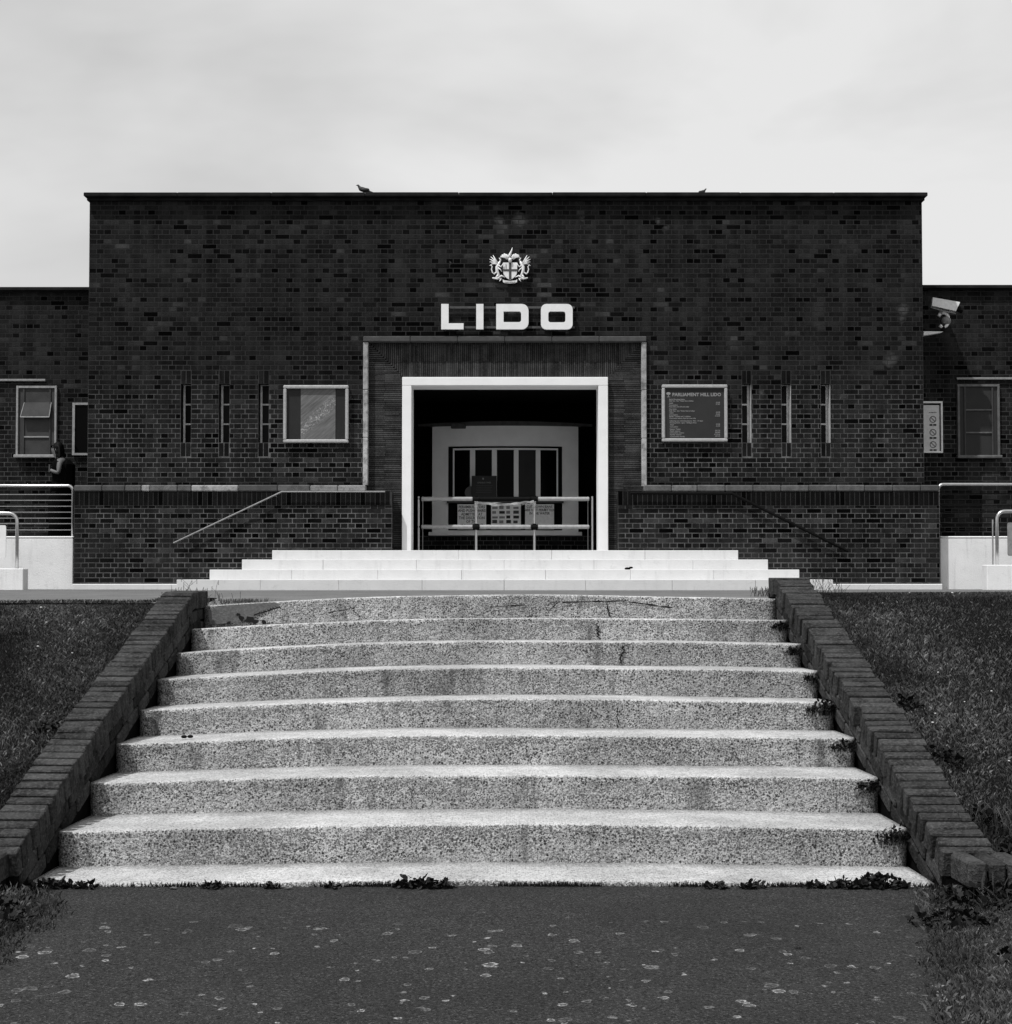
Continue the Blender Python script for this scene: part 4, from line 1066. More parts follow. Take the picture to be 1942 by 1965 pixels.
# ------------------------------------------------------------------ security camera on the right-hand corner
YC = 22.75
t = thing('security_camera', 'white security camera and floodlight on a bracket by the right corner of the block', 'security camera', (WX(1800, YC), YC, WZ(640, YC)))
def cw(a, b_, dy=0): return W(1640+a/4.831, 500+b_/4.831, YC+dy)
A, B, C_, D = cw(725, 340), cw(978, 385), cw(940, 468), cw(718, 418)
c = MB(); v = [A, B, C_, D]; v2 = [p+Vector((0.02, 0.16, 0.0)) for p in v]
c.add(v+v2, [(0,1,2,3), (7,6,5,4), (0,4,5,1), (1,5,6,2), (2,6,7,3), (3,7,4,0)]); c.build('housing', M_GLOSSW, t)
c = MB(); c.tube([cw(940, 440, .08), cw(1000, 460, .08)], [0.045, 0.06], 10); c.build('lens_hood', M_BLACK, t)
c = MB(); c.tube([cw(718, 418, .02), cw(930, 470, .02), cw(935, 492, .02), cw(720, 440, .02)], 0.008, 6); c.build('sunshield_rail', M_GALV, t)
c = MB(); c.tube([cw(800, 440, .08), cw(800, 500, .08)], 0.03, 8); c.build('swivel', M_GALV, t); c = MB(); c.tube([cw(865, 460, .08), cw(865, 520, .08)], 0.02, 8); c.build('cable_gland', M_GALV, t)
c = MB(); pts = [cw(822+50*math.cos(R(q)), 550+66*math.sin(R(q)), .08) for q in range(-150, 150, 20)]
c.tube(pts, 0.026, 8); c.build('yoke', M_GLOSSW, t, smooth=True)
c = MB(); c.ball(cw(850, 560, .1), 0.075, 10, 8); c.build('pan_head', M_GALV, t, smooth=True)
c = MB(); c.tube([cw(822, 600, .08), cw(822, 660, .08)], 0.03, 8); c.build('neck', M_BLACK, t)
c = MB(); q = [cw(640, 655, .03), cw(820, 658, .03), cw(800, 668, .03), cw(640, 695, .03)]
c.add(q+[p+Vector((0, 0.1, 0)) for p in q], [(0,1,2,3), (7,6,5,4), (0,4,5,1), (1,5,6,2), (2,6,7,3), (3,7,4,0)]); c.build('bracket_arm', M_GLOSSW, t)

# ------------------------------------------------------------------ lower stairs
stair = thing('concrete_stairs', 'broad flight of worn speckled concrete steps rising to the terrace', 'stairs', (-0.1, 7.4, 0))
def dyk(k, x):
    t = (x-XM)/((XR-XL)/2)
    return -0.012*t*t+0.010*noise.noise(Vector((x*1.1, k*3.3, 5)))
N = 120
for k in range(9):
    y, h = NS[k]; c = MB(); prof = []
    yb_ = NS[k-1][0]+0.06 if k else 9.30
    for i in range(N+1):
        x = XL+(XR-XL)*i/N
        tz = tread(k, x); bz_ = tread(k+1, x)-0.05 if k < 8 else -0.06
        yy = y+dyk(k, x); r = 0.013+0.004*noise.noise(Vector((x*4, k, 9)))
        ex = min(1.0, min(x-XL, XR-x)/0.05); yy += (1-ex)**2*0.03       # corners rounded off
        nn = lambda s, a: a*noise.noise(Vector((x*14, s*6, k*5)))
        row = [(x, yy+0.012+nn(0, .004), bz_)]
        for s in (0.12, .24, .36, .48, .6, .72, .84, .93): row.append((x, yy+0.012*(1-s)+nn(s, .005), bz_+(tz-r-bz_)*s))
        for a in (0, 30, 60, 90): row.append((x, yy+r-r*math.cos(R(a))+nn(a, .002), tz-r+r*math.sin(R(a))+nn(a+3, .002)))
        for s in (0.3, 0.65, 1.0):
            row.append((x, yy+r+(yb_-yy-r)*s, tz-0.011*s+nn(s+9, .002)))
        row.append((x, yb_, bz_))
        prof.append(row)
    m_ = len(prof[0])
    vs = [p for row in prof for p in row]; fs = []; tl = []
    for i in range(N):
        for j in range(m_-1):
            fs.append((i*m_+j, (i+1)*m_+j, (i+1)*m_+j+1, i*m_+j+1))
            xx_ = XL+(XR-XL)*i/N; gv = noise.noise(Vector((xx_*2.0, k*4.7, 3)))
            edge = max(0.0, 1-(xx_-XL)/0.22)*0.5+max(0.0, 1-(XR-xx_)/0.15)*0.5  # shade at the step ends put into the tone
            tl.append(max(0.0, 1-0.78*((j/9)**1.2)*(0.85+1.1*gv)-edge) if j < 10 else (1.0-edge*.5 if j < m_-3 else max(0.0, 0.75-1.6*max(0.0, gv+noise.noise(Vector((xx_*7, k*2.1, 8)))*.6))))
    fs.append(tuple(range(m_))); fs.append(tuple(N*m_+j for j in range(m_))[::-1])
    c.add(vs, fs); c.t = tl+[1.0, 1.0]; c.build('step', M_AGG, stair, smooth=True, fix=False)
# cracks
def crack(k, x, t0, t1, w, wander, seed, dx=0.0):
    r_ = random.Random(seed); c = MB(); n = 14; y = NS[k][0]; pv = None
    xx_ = x
    for i in range(n+1):
        t = t0+(t1-t0)*i/n; xx_ = x+dx*i/n+r_.uniform(-wander, wander)
        lo = tread(k+1, xx_); z = lo+(tread(k, xx_)-lo-0.02)*t
        cur = (xx_, z, w*1.5*r_.uniform(0.4, 1.3))
        if pv:
            a, b_ = pv, cur; ya_, yb2 = y+dyk(k, a[0])+0.002*(1-t)-0.004, y+dyk(k, b_[0])+0.002*(1-t)-0.004
            if abs(dx) > 0.15: c.poly([(a[0], ya_, a[1]-a[2]), (b_[0], yb2, b_[1]-b_[2]), (b_[0], yb2, b_[1]+b_[2]), (a[0], ya_, a[1]+a[2])])
            else: c.poly([(a[0]-a[2], ya_, a[1]), (a[0]+a[2], ya_, a[1]), (b_[0]+b_[2], yb2, b_[1]), (b_[0]-b_[2], yb2, b_[1])])
        pv = cur
    c.build('crack', M_CRACK, stair)
c = MB(); pts_ = [(-1.86, .10), (-1.87, .75), (-1.80, .97), (-1.45, .97), (-1.42, .85), (-1.55, .55), (-1.62, .12)]
c.poly([(x, NS[0][0]+dyk(0, x)-0.003, tread(1, x)+(tread(0, x)-tread(1, x))*t) for x, t in pts_]); c.build('repair_patch', M_TERR, stair)
for hx, ht, hr in ((-1.66, .30, .020), (-1.61, .22, .028), (-1.57, .10, .022), (-1.68, .50, .012), (-1.74, .12, .012), (-1.52, .06, .016)):
    c = MB(); zc_ = tread(1, hx)+(tread(0, hx)-tread(1, hx))*ht; rr_ = [hr*rnd.uniform(.5, 1.2) for _ in range(9)]
    c.poly([(hx+rr_[q]*1.3*math.cos(R(q*40)), NS[0][0]+dyk(0, hx)-0.006, zc_+rr_[q]*math.sin(R(q*40))) for q in range(9)][::-1]); c.build('broken_hole', M_CRACK, stair)
sX = lambda px, k: (px-CX)/(FPX/NS[k][0])
crack(0, sX(1080, 0), .75, .9, .003, .004, 1, 0.40); crack(0, sX(1205, 0), .85, .55, .003, .004, 2, 0.28); crack(0, sX(1055, 0), .3, .8, .003, .006, 3, 0.05)
crack(0, sX(1170, 0), 0, .8, .003, .004, 12, -0.02); crack(0, sX(780, 0), .2, .6, .002, .006, 4, 0.06); crack(0, sX(690, 0), .1, .7, .003, .008, 5, -0.05)
crack(0, sX(940, 0), .5, .62, .002, .004, 13, 0.22); crack(0, sX(470, 0), .35, .85, .0035, .006, 14, 0.22); crack(0, sX(620, 0), .4, .6, .002, .004, 15, 0.20)
crack(1, sX(1150, 1), 0, .95, .004, .012, 6, -0.02); crack(2, sX(1190, 2), 0.05, .95, .0045, .008, 7, 0.02); crack(4, sX(1185, 4), 0, .8, .002, .006, 8)
crack(5, sX(1010, 5), .1, .7, .0015, .008, 9); crack(6, sX(790, 6), .1, .7, .0015, .008, 10); crack(0, sX(850, 0), .1, .6, .002, .006, 11, 0.03)

# flank walls: bricks on edge climbing beside the stairs
def flank(side, label):
    Xi = XL+0.0 if side < 0 else XR; s = -1 if side < 0 else 1
    WH = lambda q: wall_h(q, side)
    yend = 9.30 if side < 0 else 9.44
    t = thing('flank_wall', label, 'wall', (Xi+s*0.11, 7.3, 0), 'brick walls beside the stairs')
    # sloping body under the copings
    b = MB(); ysamp = [5.66, 6.0, 6.35, 6.99, 7.81, 8.87, 9.12, yend]
    for ya_, yb2 in zip(ysamp, ysamp[1:]):
        za, zb2 = WH(ya_)-0.095, WH(yb2)-0.095
        X0_, X1_ = sorted((Xi+s*0.012, Xi+s*0.178))
        v = [(X0_, ya_, -0.2), (X1_, ya_, -0.2), (X1_, yb2, -0.2), (X0_, yb2, -0.2), (X0_, ya_, za), (X1_, ya_, za), (X1_, yb2, zb2), (X0_, yb2, zb2)]
        b.add(v, [(0,1,5,4), (1,2,6,5), (2,3,7,6), (3,0,4,7), (4,5,6,7)])
    b.build('wall_core', M_WMORT, t)
    # face bricks just under the copings, stair side
    y = 5.72
    while y < 9.0:
        for rr in range(2):
            z0 = WH(y+(0.11 if rr else 0))-0.176-0.078*rr; L = rnd.uniform(0.195, 0.208)
            th = math.atan2(WH(y+0.2)-WH(y), 0.2)
            b = MB(); x0, x1 = sorted((Xi-s*0.001+s*rnd.uniform(0, 0.006), Xi+s*0.10)); yo = y+(0.11 if rr else 0)
            b.bbox(x0, x1, yo, yo+L, z0, z0+0.066, 0.006, rnd.uniform(0.5, 1.3))
            b.v = [(p[0], yo+(p[1]-yo)*math.cos(th)-(p[2]-z0)*math.sin(th), z0+(p[1]-yo)*math.sin(th)+(p[2]-z0)*math.cos(th)) for p in b.v]
            b.build('brick', M_WBRICK, t)
        y += 0.215
    y = 5.66; i = 0
    while y < yend-0.03:
        th = math.atan2(WH(y+0.08)-WH(y-0.02), 0.10); thk = rnd.uniform(0.053, 0.058)
        L = rnd.uniform(0.186, 0.194) if side < 0 else rnd.uniform(0.200, 0.214); hh = 0.105
        b = MB(); b.bbox(-L/2, L/2, -thk/2, thk/2, -hh, 0, rnd.uniform(0.003, 0.007), rnd.choice([.8, .9, 1, 1.1, 1.2, 1.0]))
        lump = rnd.random()*50
        vv = []
        for p in b.v:
            q = Vector(p); q += Vector([noise.noise(q*30+Vector((lump, a, 0)))*0.005 for a in (1, 5, 9)]); vv.append(q)
        rz = R(rnd.uniform(-2.0, 2.0) if side < 0 else rnd.uniform(-4.0, 4.0)) + (R(-3) if side < 0 else R(0)); M = Matrix.Translation((Xi+s*((0.094+rnd.uniform(-0.004, 0.004)) if side < 0 else 0.104+rnd.uniform(-0.014, 0.008)), y, WH(y)+rnd.uniform(-0.002, 0.002))) @ Matrix.Rotation(rz, 4, 'Z') @ Matrix.Rotation(th+R(rnd.uniform(-.7, .7)), 4, 'X')
        b.v = [tuple(M @ q) for q in vv]
        b.build('coping_brick', M_WBRICK, t)
        y += (thk+rnd.uniform(0.015, 0.019))*math.cos(th); i += 1
    # level return at the foot, running outwards
    x = 0.06; zt_ = WH(5.6)
    c = MB(); X0_, X1_ = sorted((Xi+s*0.03, Xi+s*4.0)); c.box(X0_, X1_, 5.475, 5.62, -0.15, zt_-0.095); c.build('wall_core', M_WMORT, t)
    while x < 2.6:
        thk = rnd.uniform(0.062, 0.071)
        b = MB(); b.bbox(-thk/2, thk/2, -0.107, 0.107, -0.105, 0, 0.010, rnd.choice([.7, .9, 1.05, 1.2]))
        M = Matrix.Translation((Xi+s*x, 5.545+rnd.uniform(-.006, .006), zt_-0.004+rnd.uniform(-0.006, 0.004))) @ Matrix.Rotation(R(rnd.uniform(-2, 2)), 4, 'Z')
        b.v = [tuple(M @ (Vector(p)+Vector([noise.noise(Vector(p)*30+Vector((x*9, a, 0)))*0.005 for a in (1, 5, 9)]))) for p in b.v]
        b.build('coping_brick', M_WBRICK, t); x += thk+0.010
    return t
flank(-1, 'brick flank wall in sunlight on top, climbing the left side of the stairs')
flank(1, 'brick flank wall with uneven worn bricks, climbing the right side of the stairs')

# ------------------------------------------------------------------ grass
def blades(name, n, region, h0, h1, w, m, label, seed, lean=0.9, cat='grass', zoff=0.0):
    rg = np.random.RandomState(seed)
    P = []
    x, y = region(rg, n)
    z = np.array([ground(a, c) for a, c in zip(x, y)])+zoff
    n = len(x)
    cl = np.array([noise.noise(Vector((a*1.6, c*1.6, 2))) for a, c in zip(x, y)])
    h = rg.uniform(h0, h1, n)*(1+0.5*cl)
    ang = rg.uniform(0, 2*np.pi, n); la = rg.uniform(0, lean, n); ld = rg.uniform(0, 2*np.pi, n)
    dx, dy = np.cos(ang)*w/2, np.sin(ang)*w/2
    lx_, ly_ = np.cos(ld)*la*h, np.sin(ld)*la*h
    V = np.empty((n, 4, 3))
    V[:, 0] = np.stack([x-dx, y-dy, z-0.004], 1); V[:, 1] = np.stack([x+dx, y+dy, z-0.004], 1)
    V[:, 2] = np.stack([x+dx*0.7+lx_*0.4, y+dy*0.7+ly_*0.4, z+h*0.6], 1); V[:, 3] = np.stack([x+lx_*1.2, y+ly_*1.2, z+h*(1-0.25*la)], 1)
    me = bpy.data.meshes.new(name)
    me.vertices.add(n*4); me.vertices.foreach_set('co', V.reshape(-1))
    idx = np.arange(n)*4
    L = np.stack([idx, idx+1, idx+2, idx, idx+2, idx+3], 1).reshape(-1)
    me.loops.add(n*6); me.loops.foreach_set('vertex_index', L)
    me.polygons.add(n*2); me.polygons.foreach_set('loop_start', np.arange(n*2)*3)
    me.update(); me.validate()
    at = me.attributes.new('tone', 'FLOAT', 'FACE')
    tn = np.repeat(np.clip(rg.lognormal(-0.12, 0.6, n)*(1+1.3*cl), 0.2, 4.0), 2)
    if len(at.data) == n*2: at.data.foreach_set('value', tn)
    me.materials.append(m)
    o = link(name, me); o['kind'] = 'stuff'; tag(o, label, cat)
    return o
def bankL(rg, n):
    x = -2.075-rg.uniform(0, 1, n)**1.3*4.5; y = rg.uniform(5.66, 9.28, n); return x, y
def bankR(rg, n):
    x = 1.90+rg.uniform(0, 1, n)**1.3*4.8; y = 5.66+rg.uniform(0, 1, n)**1.1*7.3
    k = x > 1.96+np.maximum(0, y-9.65)*2.0-0.1
    return x[k], y[k]
blades('grass', 200000, bankL, 0.010, 0.028, 0.0026, M_GRASS, 'mown grass on the bank left of the stairs', 1)
blades('grass', 280000, bankR, 0.010, 0.028, 0.0026, M_GRASS, 'mown grass on the bank right of the stairs', 2)
def footR(rg, n):
    y = rg.uniform(2.6, 5.52, n); e = np.array([path_edge(1, q) for q in y]); x = e-0.14+rg.uniform(0, 1, n)**1.3*1.7
    d = x-e; k = (rg.uniform(0, 1, n) < np.clip((d+0.12)*4, 0, 1)); return x[k], y[k]
def footL(rg, n):
    y = rg.uniform(2.6, 5.52, n); e = np.array([path_edge(-1, q) for q in y]); x = e+0.10-rg.uniform(0, 1, n)**1.2*1.6
    d = e-x; k = (rg.uniform(0, 1, n) < np.clip((d+0.12)*5, 0, 1)); return x[k], y[k]
blades('grass', 170000, footR, 0.008, 0.030, 0.0022, M_GRASS, 'rough grass creeping over the right edge of the path', 3, 0.8)
blades('grass', 90000, footL, 0.008, 0.034, 0.0022, M_GRASS, 'rough grass creeping over the left edge of the path', 4, 0.8)

# ------------------------------------------------------------------ weeds, moss, tufts
def leafy(name, label, c0, rx, ry, rz, n, ls, m, cat='weed', seed=0, grp=None, flowers=0):
    r_ = random.Random(seed); b = MB()
    for i in range(n):
        a = r_.uniform(0, 2*math.pi); q = r_.random()**0.6
        p = Vector((c0[0]+rx*q*math.cos(a), c0[1]+ry*q*math.sin(a), c0[2]+rz*r_.random()*(1-q*q*0.8)))
        d = Vector((r_.uniform(-1, 1), r_.uniform(-1, 0.3), r_.uniform(-0.1, 0.9))).normalized(); u = d.cross(Vector((r_.uniform(-1, 1), r_.uniform(-1, 1), 1))).normalized()
        l = ls*r_.uniform(0.5, 1.3); w = l*r_.uniform(0.25, 0.45)
        b.poly([p, p+d*l*0.35+u*w, p+d*l*0.8+u*w*0.7, p+d*l, p+d*l*0.8-u*w*0.7, p+d*l*0.35-u*w], r_.uniform(0.4, 2.0))
        if i % 5 == 0: b.tube([(p.x, p.y, c0[2]-0.01), p], 0.0015, 4)
    o = b.build(name, m, fix=False)
    tag(o, label, cat, grp)
    return o
def at_step(px, k, f=0.0):      # a point at the foot of riser k
    x = sX(px, k); return (x, NS[k][0]-0.02+f, (tread(k+1, x) if k < 8 else 0.0))
base = [(108, 30, .035, 'leafy weed at the left end of the bottom step'), (175, 10, .03, 'small weed beside the leafy one at the left end of the bottom step'), (415, 12, .025, 'dark weed in the joint below the left part of the bottom step'),
        (800, 26, .05, 'bushy dark weed in the middle left of the bottom step joint'), (845, 14, .035, 'low weed growing just right of the bushy one'), (525, 6, .02, 'tiny weed between the left weeds and the bushy one'),
        (645, 5, .02, 'tiny weed just left of the bushy weed on the path edge'), (1368, 10, .025, 'small weed below the bottom step, right of centre'), (1437, 12, .03, 'dark weed next right along the bottom step'),
        (1610, 20, .04, 'dark weeds where the bottom step meets the right corner'), (1680, 34, .06, 'large leafy weed at the right end of the bottom step')]
base += [(1560, 9, .025, 'small dark seedling left of the weeds in the right corner')]
for i, (px, n, hh, lb) in enumerate(base):
    p = at_step(px, 8, -0.01)
    leafy('weed', lb, (p[0], p[1], 0.0), 0.02+n*0.0028, 0.03, hh, n*6, 0.020+hh*0.12, M_WEED, seed=i, grp='weeds along the bottom step')
b = MB()           # thin dark growth all along the bottom joint
for i in range(6000):
    x = rnd.uniform(XL, XR); 
    if noise.noise(Vector((x*3, 0, 0)))+rnd.uniform(-.4, .4) < 0.10: continue
    y = NS[8][0]+dyk(8, x)+0.008-abs(rnd.gauss(0, .010)); l = rnd.uniform(.006, .030); a = rnd.uniform(-1, 1)
    b.poly([(x, y, 0.002), (x+.006, y-.002, 0.002), (x+.004+a*.01, y-.006, l)], rnd.uniform(.4, 1.5))
o = b.build('moss', M_WEED, fix=False, kind='stuff'); tag(o, 'dark moss and seedlings along the joint below the bottom step', 'moss')
nth = ['top step', 'second step', 'third step', 'fourth step', 'fifth step', 'sixth step', 'seventh step', 'eighth step']
for k in range(1, 8):
    x = XR-0.05; 
    p = (x, NS[k][0]-0.012, tread(k, x)-0.055)
    fs_ = (0, .8, .65, .55, 1.25, .9, .75, 1.1)[k]
    leafy('moss_tuft', 'dark tuft of moss at the right end of the %s' % nth[k], p, (0.065+0.005*k)*fs_, 0.022, 0.06*fs_, int(190*fs_), 0.014+.004*fs_, M_MOSS, 'moss', seed=40+k, grp='moss tufts at the right ends of the steps')
# corner tangle at the foot of the right wall and clumps at the path edges
leafy('weed_clump', 'tangle of leaves and stems at the foot of the right flank wall', (1.80, 5.42, 0.0), 0.22, 0.13, 0.09, 420, 0.03, M_WEED, seed=61)
leafy('weed_clump', 'dark leafy clump on the right path edge just below the steps', (1.58, 5.15, 0.0), 0.16, 0.13, 0.05, 260, 0.028, M_WEED, seed=62)
leafy('weed_clump', 'dark leafy clump low on the right edge of the path near the camera', (1.68, 4.62, 0.0), 0.14, 0.12, 0.05, 220, 0.028, M_WEED, seed=63)
leafy('weed_clump', 'leafy clump on the left path edge below the left flank wall', (-1.86, 5.2, 0.0), 0.16, 0.16, 0.07, 260, 0.03, M_WEED, seed=64)
for i, (x, y) in enumerate(((1.98, 6.05), (2.0, 6.6), (1.99, 7.2), (2.0, 5.75))):
    leafy('weed_clump', ['dark weeds behind the lower third of the right wall', 'dark weeds behind the middle of the right wall', 'dark weeds high behind the right wall', 'dark weeds behind the very foot of the right wall'][i], (x, y, ground(x, y)), 0.06, 0.22, 0.05, 200, 0.025, M_MOSS, seed=70+i)
for i, (x, y) in enumerate(((-2.16, 6.1), (-2.17, 6.9))):
    leafy('weed_clump', ['dark weeds against the lower part of the left wall', 'dark weeds against the middle of the left wall'][i], (x, y, ground(x, y)), 0.05, 0.25, 0.04, 160, 0.022, M_MOSS, seed=80+i)
def tuft(label, c0, n, hh, spread, seed, m=None, name='grass_tuft'):
    r_ = random.Random(seed); b = MB()
    for i in range(n):
        x, y = c0[0]+r_.gauss(0, spread), c0[1]+r_.gauss(0, spread*0.6); h = hh*r_.uniform(0.35, 1.1); lx_, ly_ = r_.uniform(-.6, .6)*h, r_.uniform(-.3, .3)*h
        w = 0.0016; p = []
        for t in (0, .35, .7, 1): p.append((x+lx_*t*t, y+ly_*t*t, c0[2]-0.01+h*t*(1-0.15*t)))
        for (a, c) in zip(p, p[1:]): b.poly([(a[0]-w, a[1], a[2]), (a[0]+w, a[1], a[2]), (c[0]+w*.7, c[1], c[2]), (c[0]-w*.7, c[1], c[2])], r_.uniform(.4, 1.4))
        if h > hh*0.8:
            for q in range(4): e = p[-1]; b.poly([(e[0], e[1], e[2]-.008*q), (e[0]+.006, e[1], e[2]+.004-.008*q), (e[0]+.002, e[1], e[2]+.010-.008*q)], 1.2)
    tag(b.build(name, m or M_GRASS, fix=False, kind='stuff'), label, 'grass', 'grass tufts about the top of the stairs')
tuft('wispy grass behind the top of the left wall', (-2.0, 9.30, TERR-.03), 30, 0.10, 0.12, 5)
tuft('tall thin grass between the left wall top and the top step', (-1.72, 9.40, TERR-.06), 260, 0.042, 0.10, 6)
tuft('spare dry stalks rising behind the left wall top', (-1.98, 9.25, TERR-.03), 9, 0.16, 0.08, 7, M_DRY)
tuft('few grass blades at the left of the right wall top', (1.66, 9.2, TERR), 60, 0.06, 0.05, 8)
tuft('wispy grass behind the top of the right wall', (2.05, 9.3, TERR), 40, 0.14, 0.10, 9)
tuft('long grass drooping over the foot of the right wall', (2.02, 5.95, wall_h(5.9)-.05), 90, 0.13, 0.07, 10)
tuft('long stems in the corner below the right wall foot', (1.95, 5.35, 0), 80, 0.15, 0.12, 11)
b = MB()
for i in range(46):
    if i < 16: x, y = rnd.uniform(-2.2, -3.3), rnd.uniform(5.9, 9.0)
    elif i < 36: x, y = rnd.uniform(2.0, 3.3), rnd.uniform(5.8, 9.5)
    else: x, y = rnd.uniform(1.9, 2.3), rnd.uniform(5.1, 5.5)
    z = ground(x, y)+rnd.uniform(0.025, 0.045)
    b.ball((x, y, z), rnd.uniform(0.003, 0.008), 6, 4, (1, 1, .6))
tag(b.build('clover_flowers', M_PETAL, fix=False, kind='stuff'), 'small white clover heads dotted over the grass', 'flowers')
# fallen leaves and litter
def leaf(label, p, s, m, seed):
    r_ = random.Random(seed); b = MB(); n = 7
    pts = [(s*math.cos(2*math.pi*k/n)*r_.uniform(.6, 1.1), s*.6*math.sin(2*math.pi*k/n)*r_.uniform(.6, 1.1), r_.uniform(0.002, s*.35)) for k in range(n)]
    for k in range(n): b.poly([(p[0], p[1], p[2]+.003), (p[0]+pts[k][0], p[1]+pts[k][1], p[2]+pts[k][2]), (p[0]+pts[(k+1) % n][0], p[1]+pts[(k+1) % n][1], p[2]+pts[(k+1) % n][2])])
    tag(b.build('fallen_leaf', m), label, 'leaf')
def on_path(px, py):
    y = (ZC-0.005)*FPX/(py-HOR)*1.0; 
    for _ in range(6):
        q = W(px, py, y); y = y*(ZC-0.006)/(ZC-q.z)
    q = W(px, py, y); return (q.x, q.y, 0.006)
leaf('dark shrivelled leaf lying alone on the right of the path', on_path(1531, 1820), .016, M_BLACK, 1)
leaf('tiny dark leaf near the right border of the path', on_path(1675, 1862), .009, M_BLACK, 2)
leaf('dark crumb of leaf lowest on the right of the path', on_path(1697, 1888), .009, M_BLACK, 3)
leaf('pale crumpled leaf at the foot of the bottom step, left of centre', (sX(343, 8), 5.70, 0.006), .022, M_DRY, 4)
leaf('pale leaf at the foot of the bottom step near the bushy weed', (sX(560, 8), 5.70, 0.006), .018, M_DRY, 5)
leaf('curled brown leaf in the grass at the lower right edge', (1.62, 4.35, 0.03), .035, M_DRY, 6)
for px, py, k, lb in ((345, 1407, 5, 'small dark pebble on the left of the sixth step'), (357, 1407, 5, 'second dark pebble beside the first on the sixth step')):
    x = sX(px, 5); b = MB(); b.ball((x, NS[5][0]+0.12, tread(5, x)+.012), .012, 7, 5, (1.3, 1, .7)); tag(b.build('pebble', M_BLACK), lb, 'pebble')
b = MB(); q = W(1205, 1098, 20.88); b.ball((q.x, 20.95, WZ(1092.5, 20.9)+.01), .045, 8, 5, (1, .6, .45)); b.ball((q.x+.05, 20.95, WZ(1092.5, 20.9)+.025), .03, 8, 5, (1, .6, .5)); tag(b.build('dead_leaf', M_BLACK), 'dark curled leaf lying on the white steps right of centre', 'leaf')

# ------------------------------------------------------------------ skinned figures
def skin_obj(name, nodes, edges, root, m, parent, sub=1):
    me = bpy.data.meshes.new(name); keys = list(nodes); c = Vector(nodes[root][0])
    me.from_pydata([tuple(Vector(nodes[k][0])-c) for k in keys], [(keys.index(a), keys.index(b_)) for a, b_ in edges], [])
    me.materials.append(m)
    o = link(name, me, tuple(c), parent)
    md = o.modifiers.new('skin', 'SKIN'); md.use_smooth_shade = True
    lay_ = me.skin_vertices[0] if len(me.skin_vertices) else None
    if lay_ is None:
        bpy.context.view_layer.update(); lay_ = me.skin_vertices[0]
    for i, k in enumerate(keys):
        r = nodes[k][1]; lay_.data[i].radius = (r, r) if not hasattr(r, '__len__') else r
        lay_.data[i].use_root = (k == root)
    s = o.modifiers.new('sub', 'SUBSURF'); s.levels = sub; s.render_levels = sub
    return o
def pigeon(px, py, label, face, scale=1.0):
    y = YF+0.05; p = W(px, py, y); z = cz1+0.002
    t = thing('pigeon', label, 'pigeon', (p.x, y, z)); s = face*scale; h = scale
    P = lambda a, b_, c: (p.x+a*s, y+b_*h, z+c*h)
    nodes = {'b': (P(0, 0, .10), .052*h), 'r': (P(.07, 0, .085), .040*h), 't': (P(.13, 0, .065), .018*h), 'e': (P(.19, 0, .05), .012*h),
             'c': (P(-.055, 0, .125), .044*h), 'n': (P(-.085, 0, .165), .024*h), 'h': (P(-.10, 0, .195), .024*h), 'k': (P(-.125, 0, .192), .007*h), 'q': (P(-.142, 0, .186), .004*h)}
    skin_obj('body', nodes, [('b', 'r'), ('r', 't'), ('t', 'e'), ('b', 'c'), ('c', 'n'), ('n', 'h'), ('h', 'k'), ('k', 'q')], 'b', M_BIRD, t, 2)
    for d in (-.02, .02):
        c = MB(); c.tube([P(0, d, .06), P(.005, d, .0)], .005*h, 5); c.tube([P(.01, d, .004), P(-.03, d, .003)], .004*h, 5); c.build('leg', M_GALVD, t)
        c = MB(); c.ball(P(.04, d*2.1, .10), .05*h, 8, 6, (1.7, .25, .6)); c.build('wing', M_BIRD, t, smooth=True)
pigeon(697, 374, 'dark pigeon standing on the parapet left of centre', 1, 0.8)
pigeon(1348, 374, 'smaller hunched pigeon on the parapet right of centre', -1, 0.5)

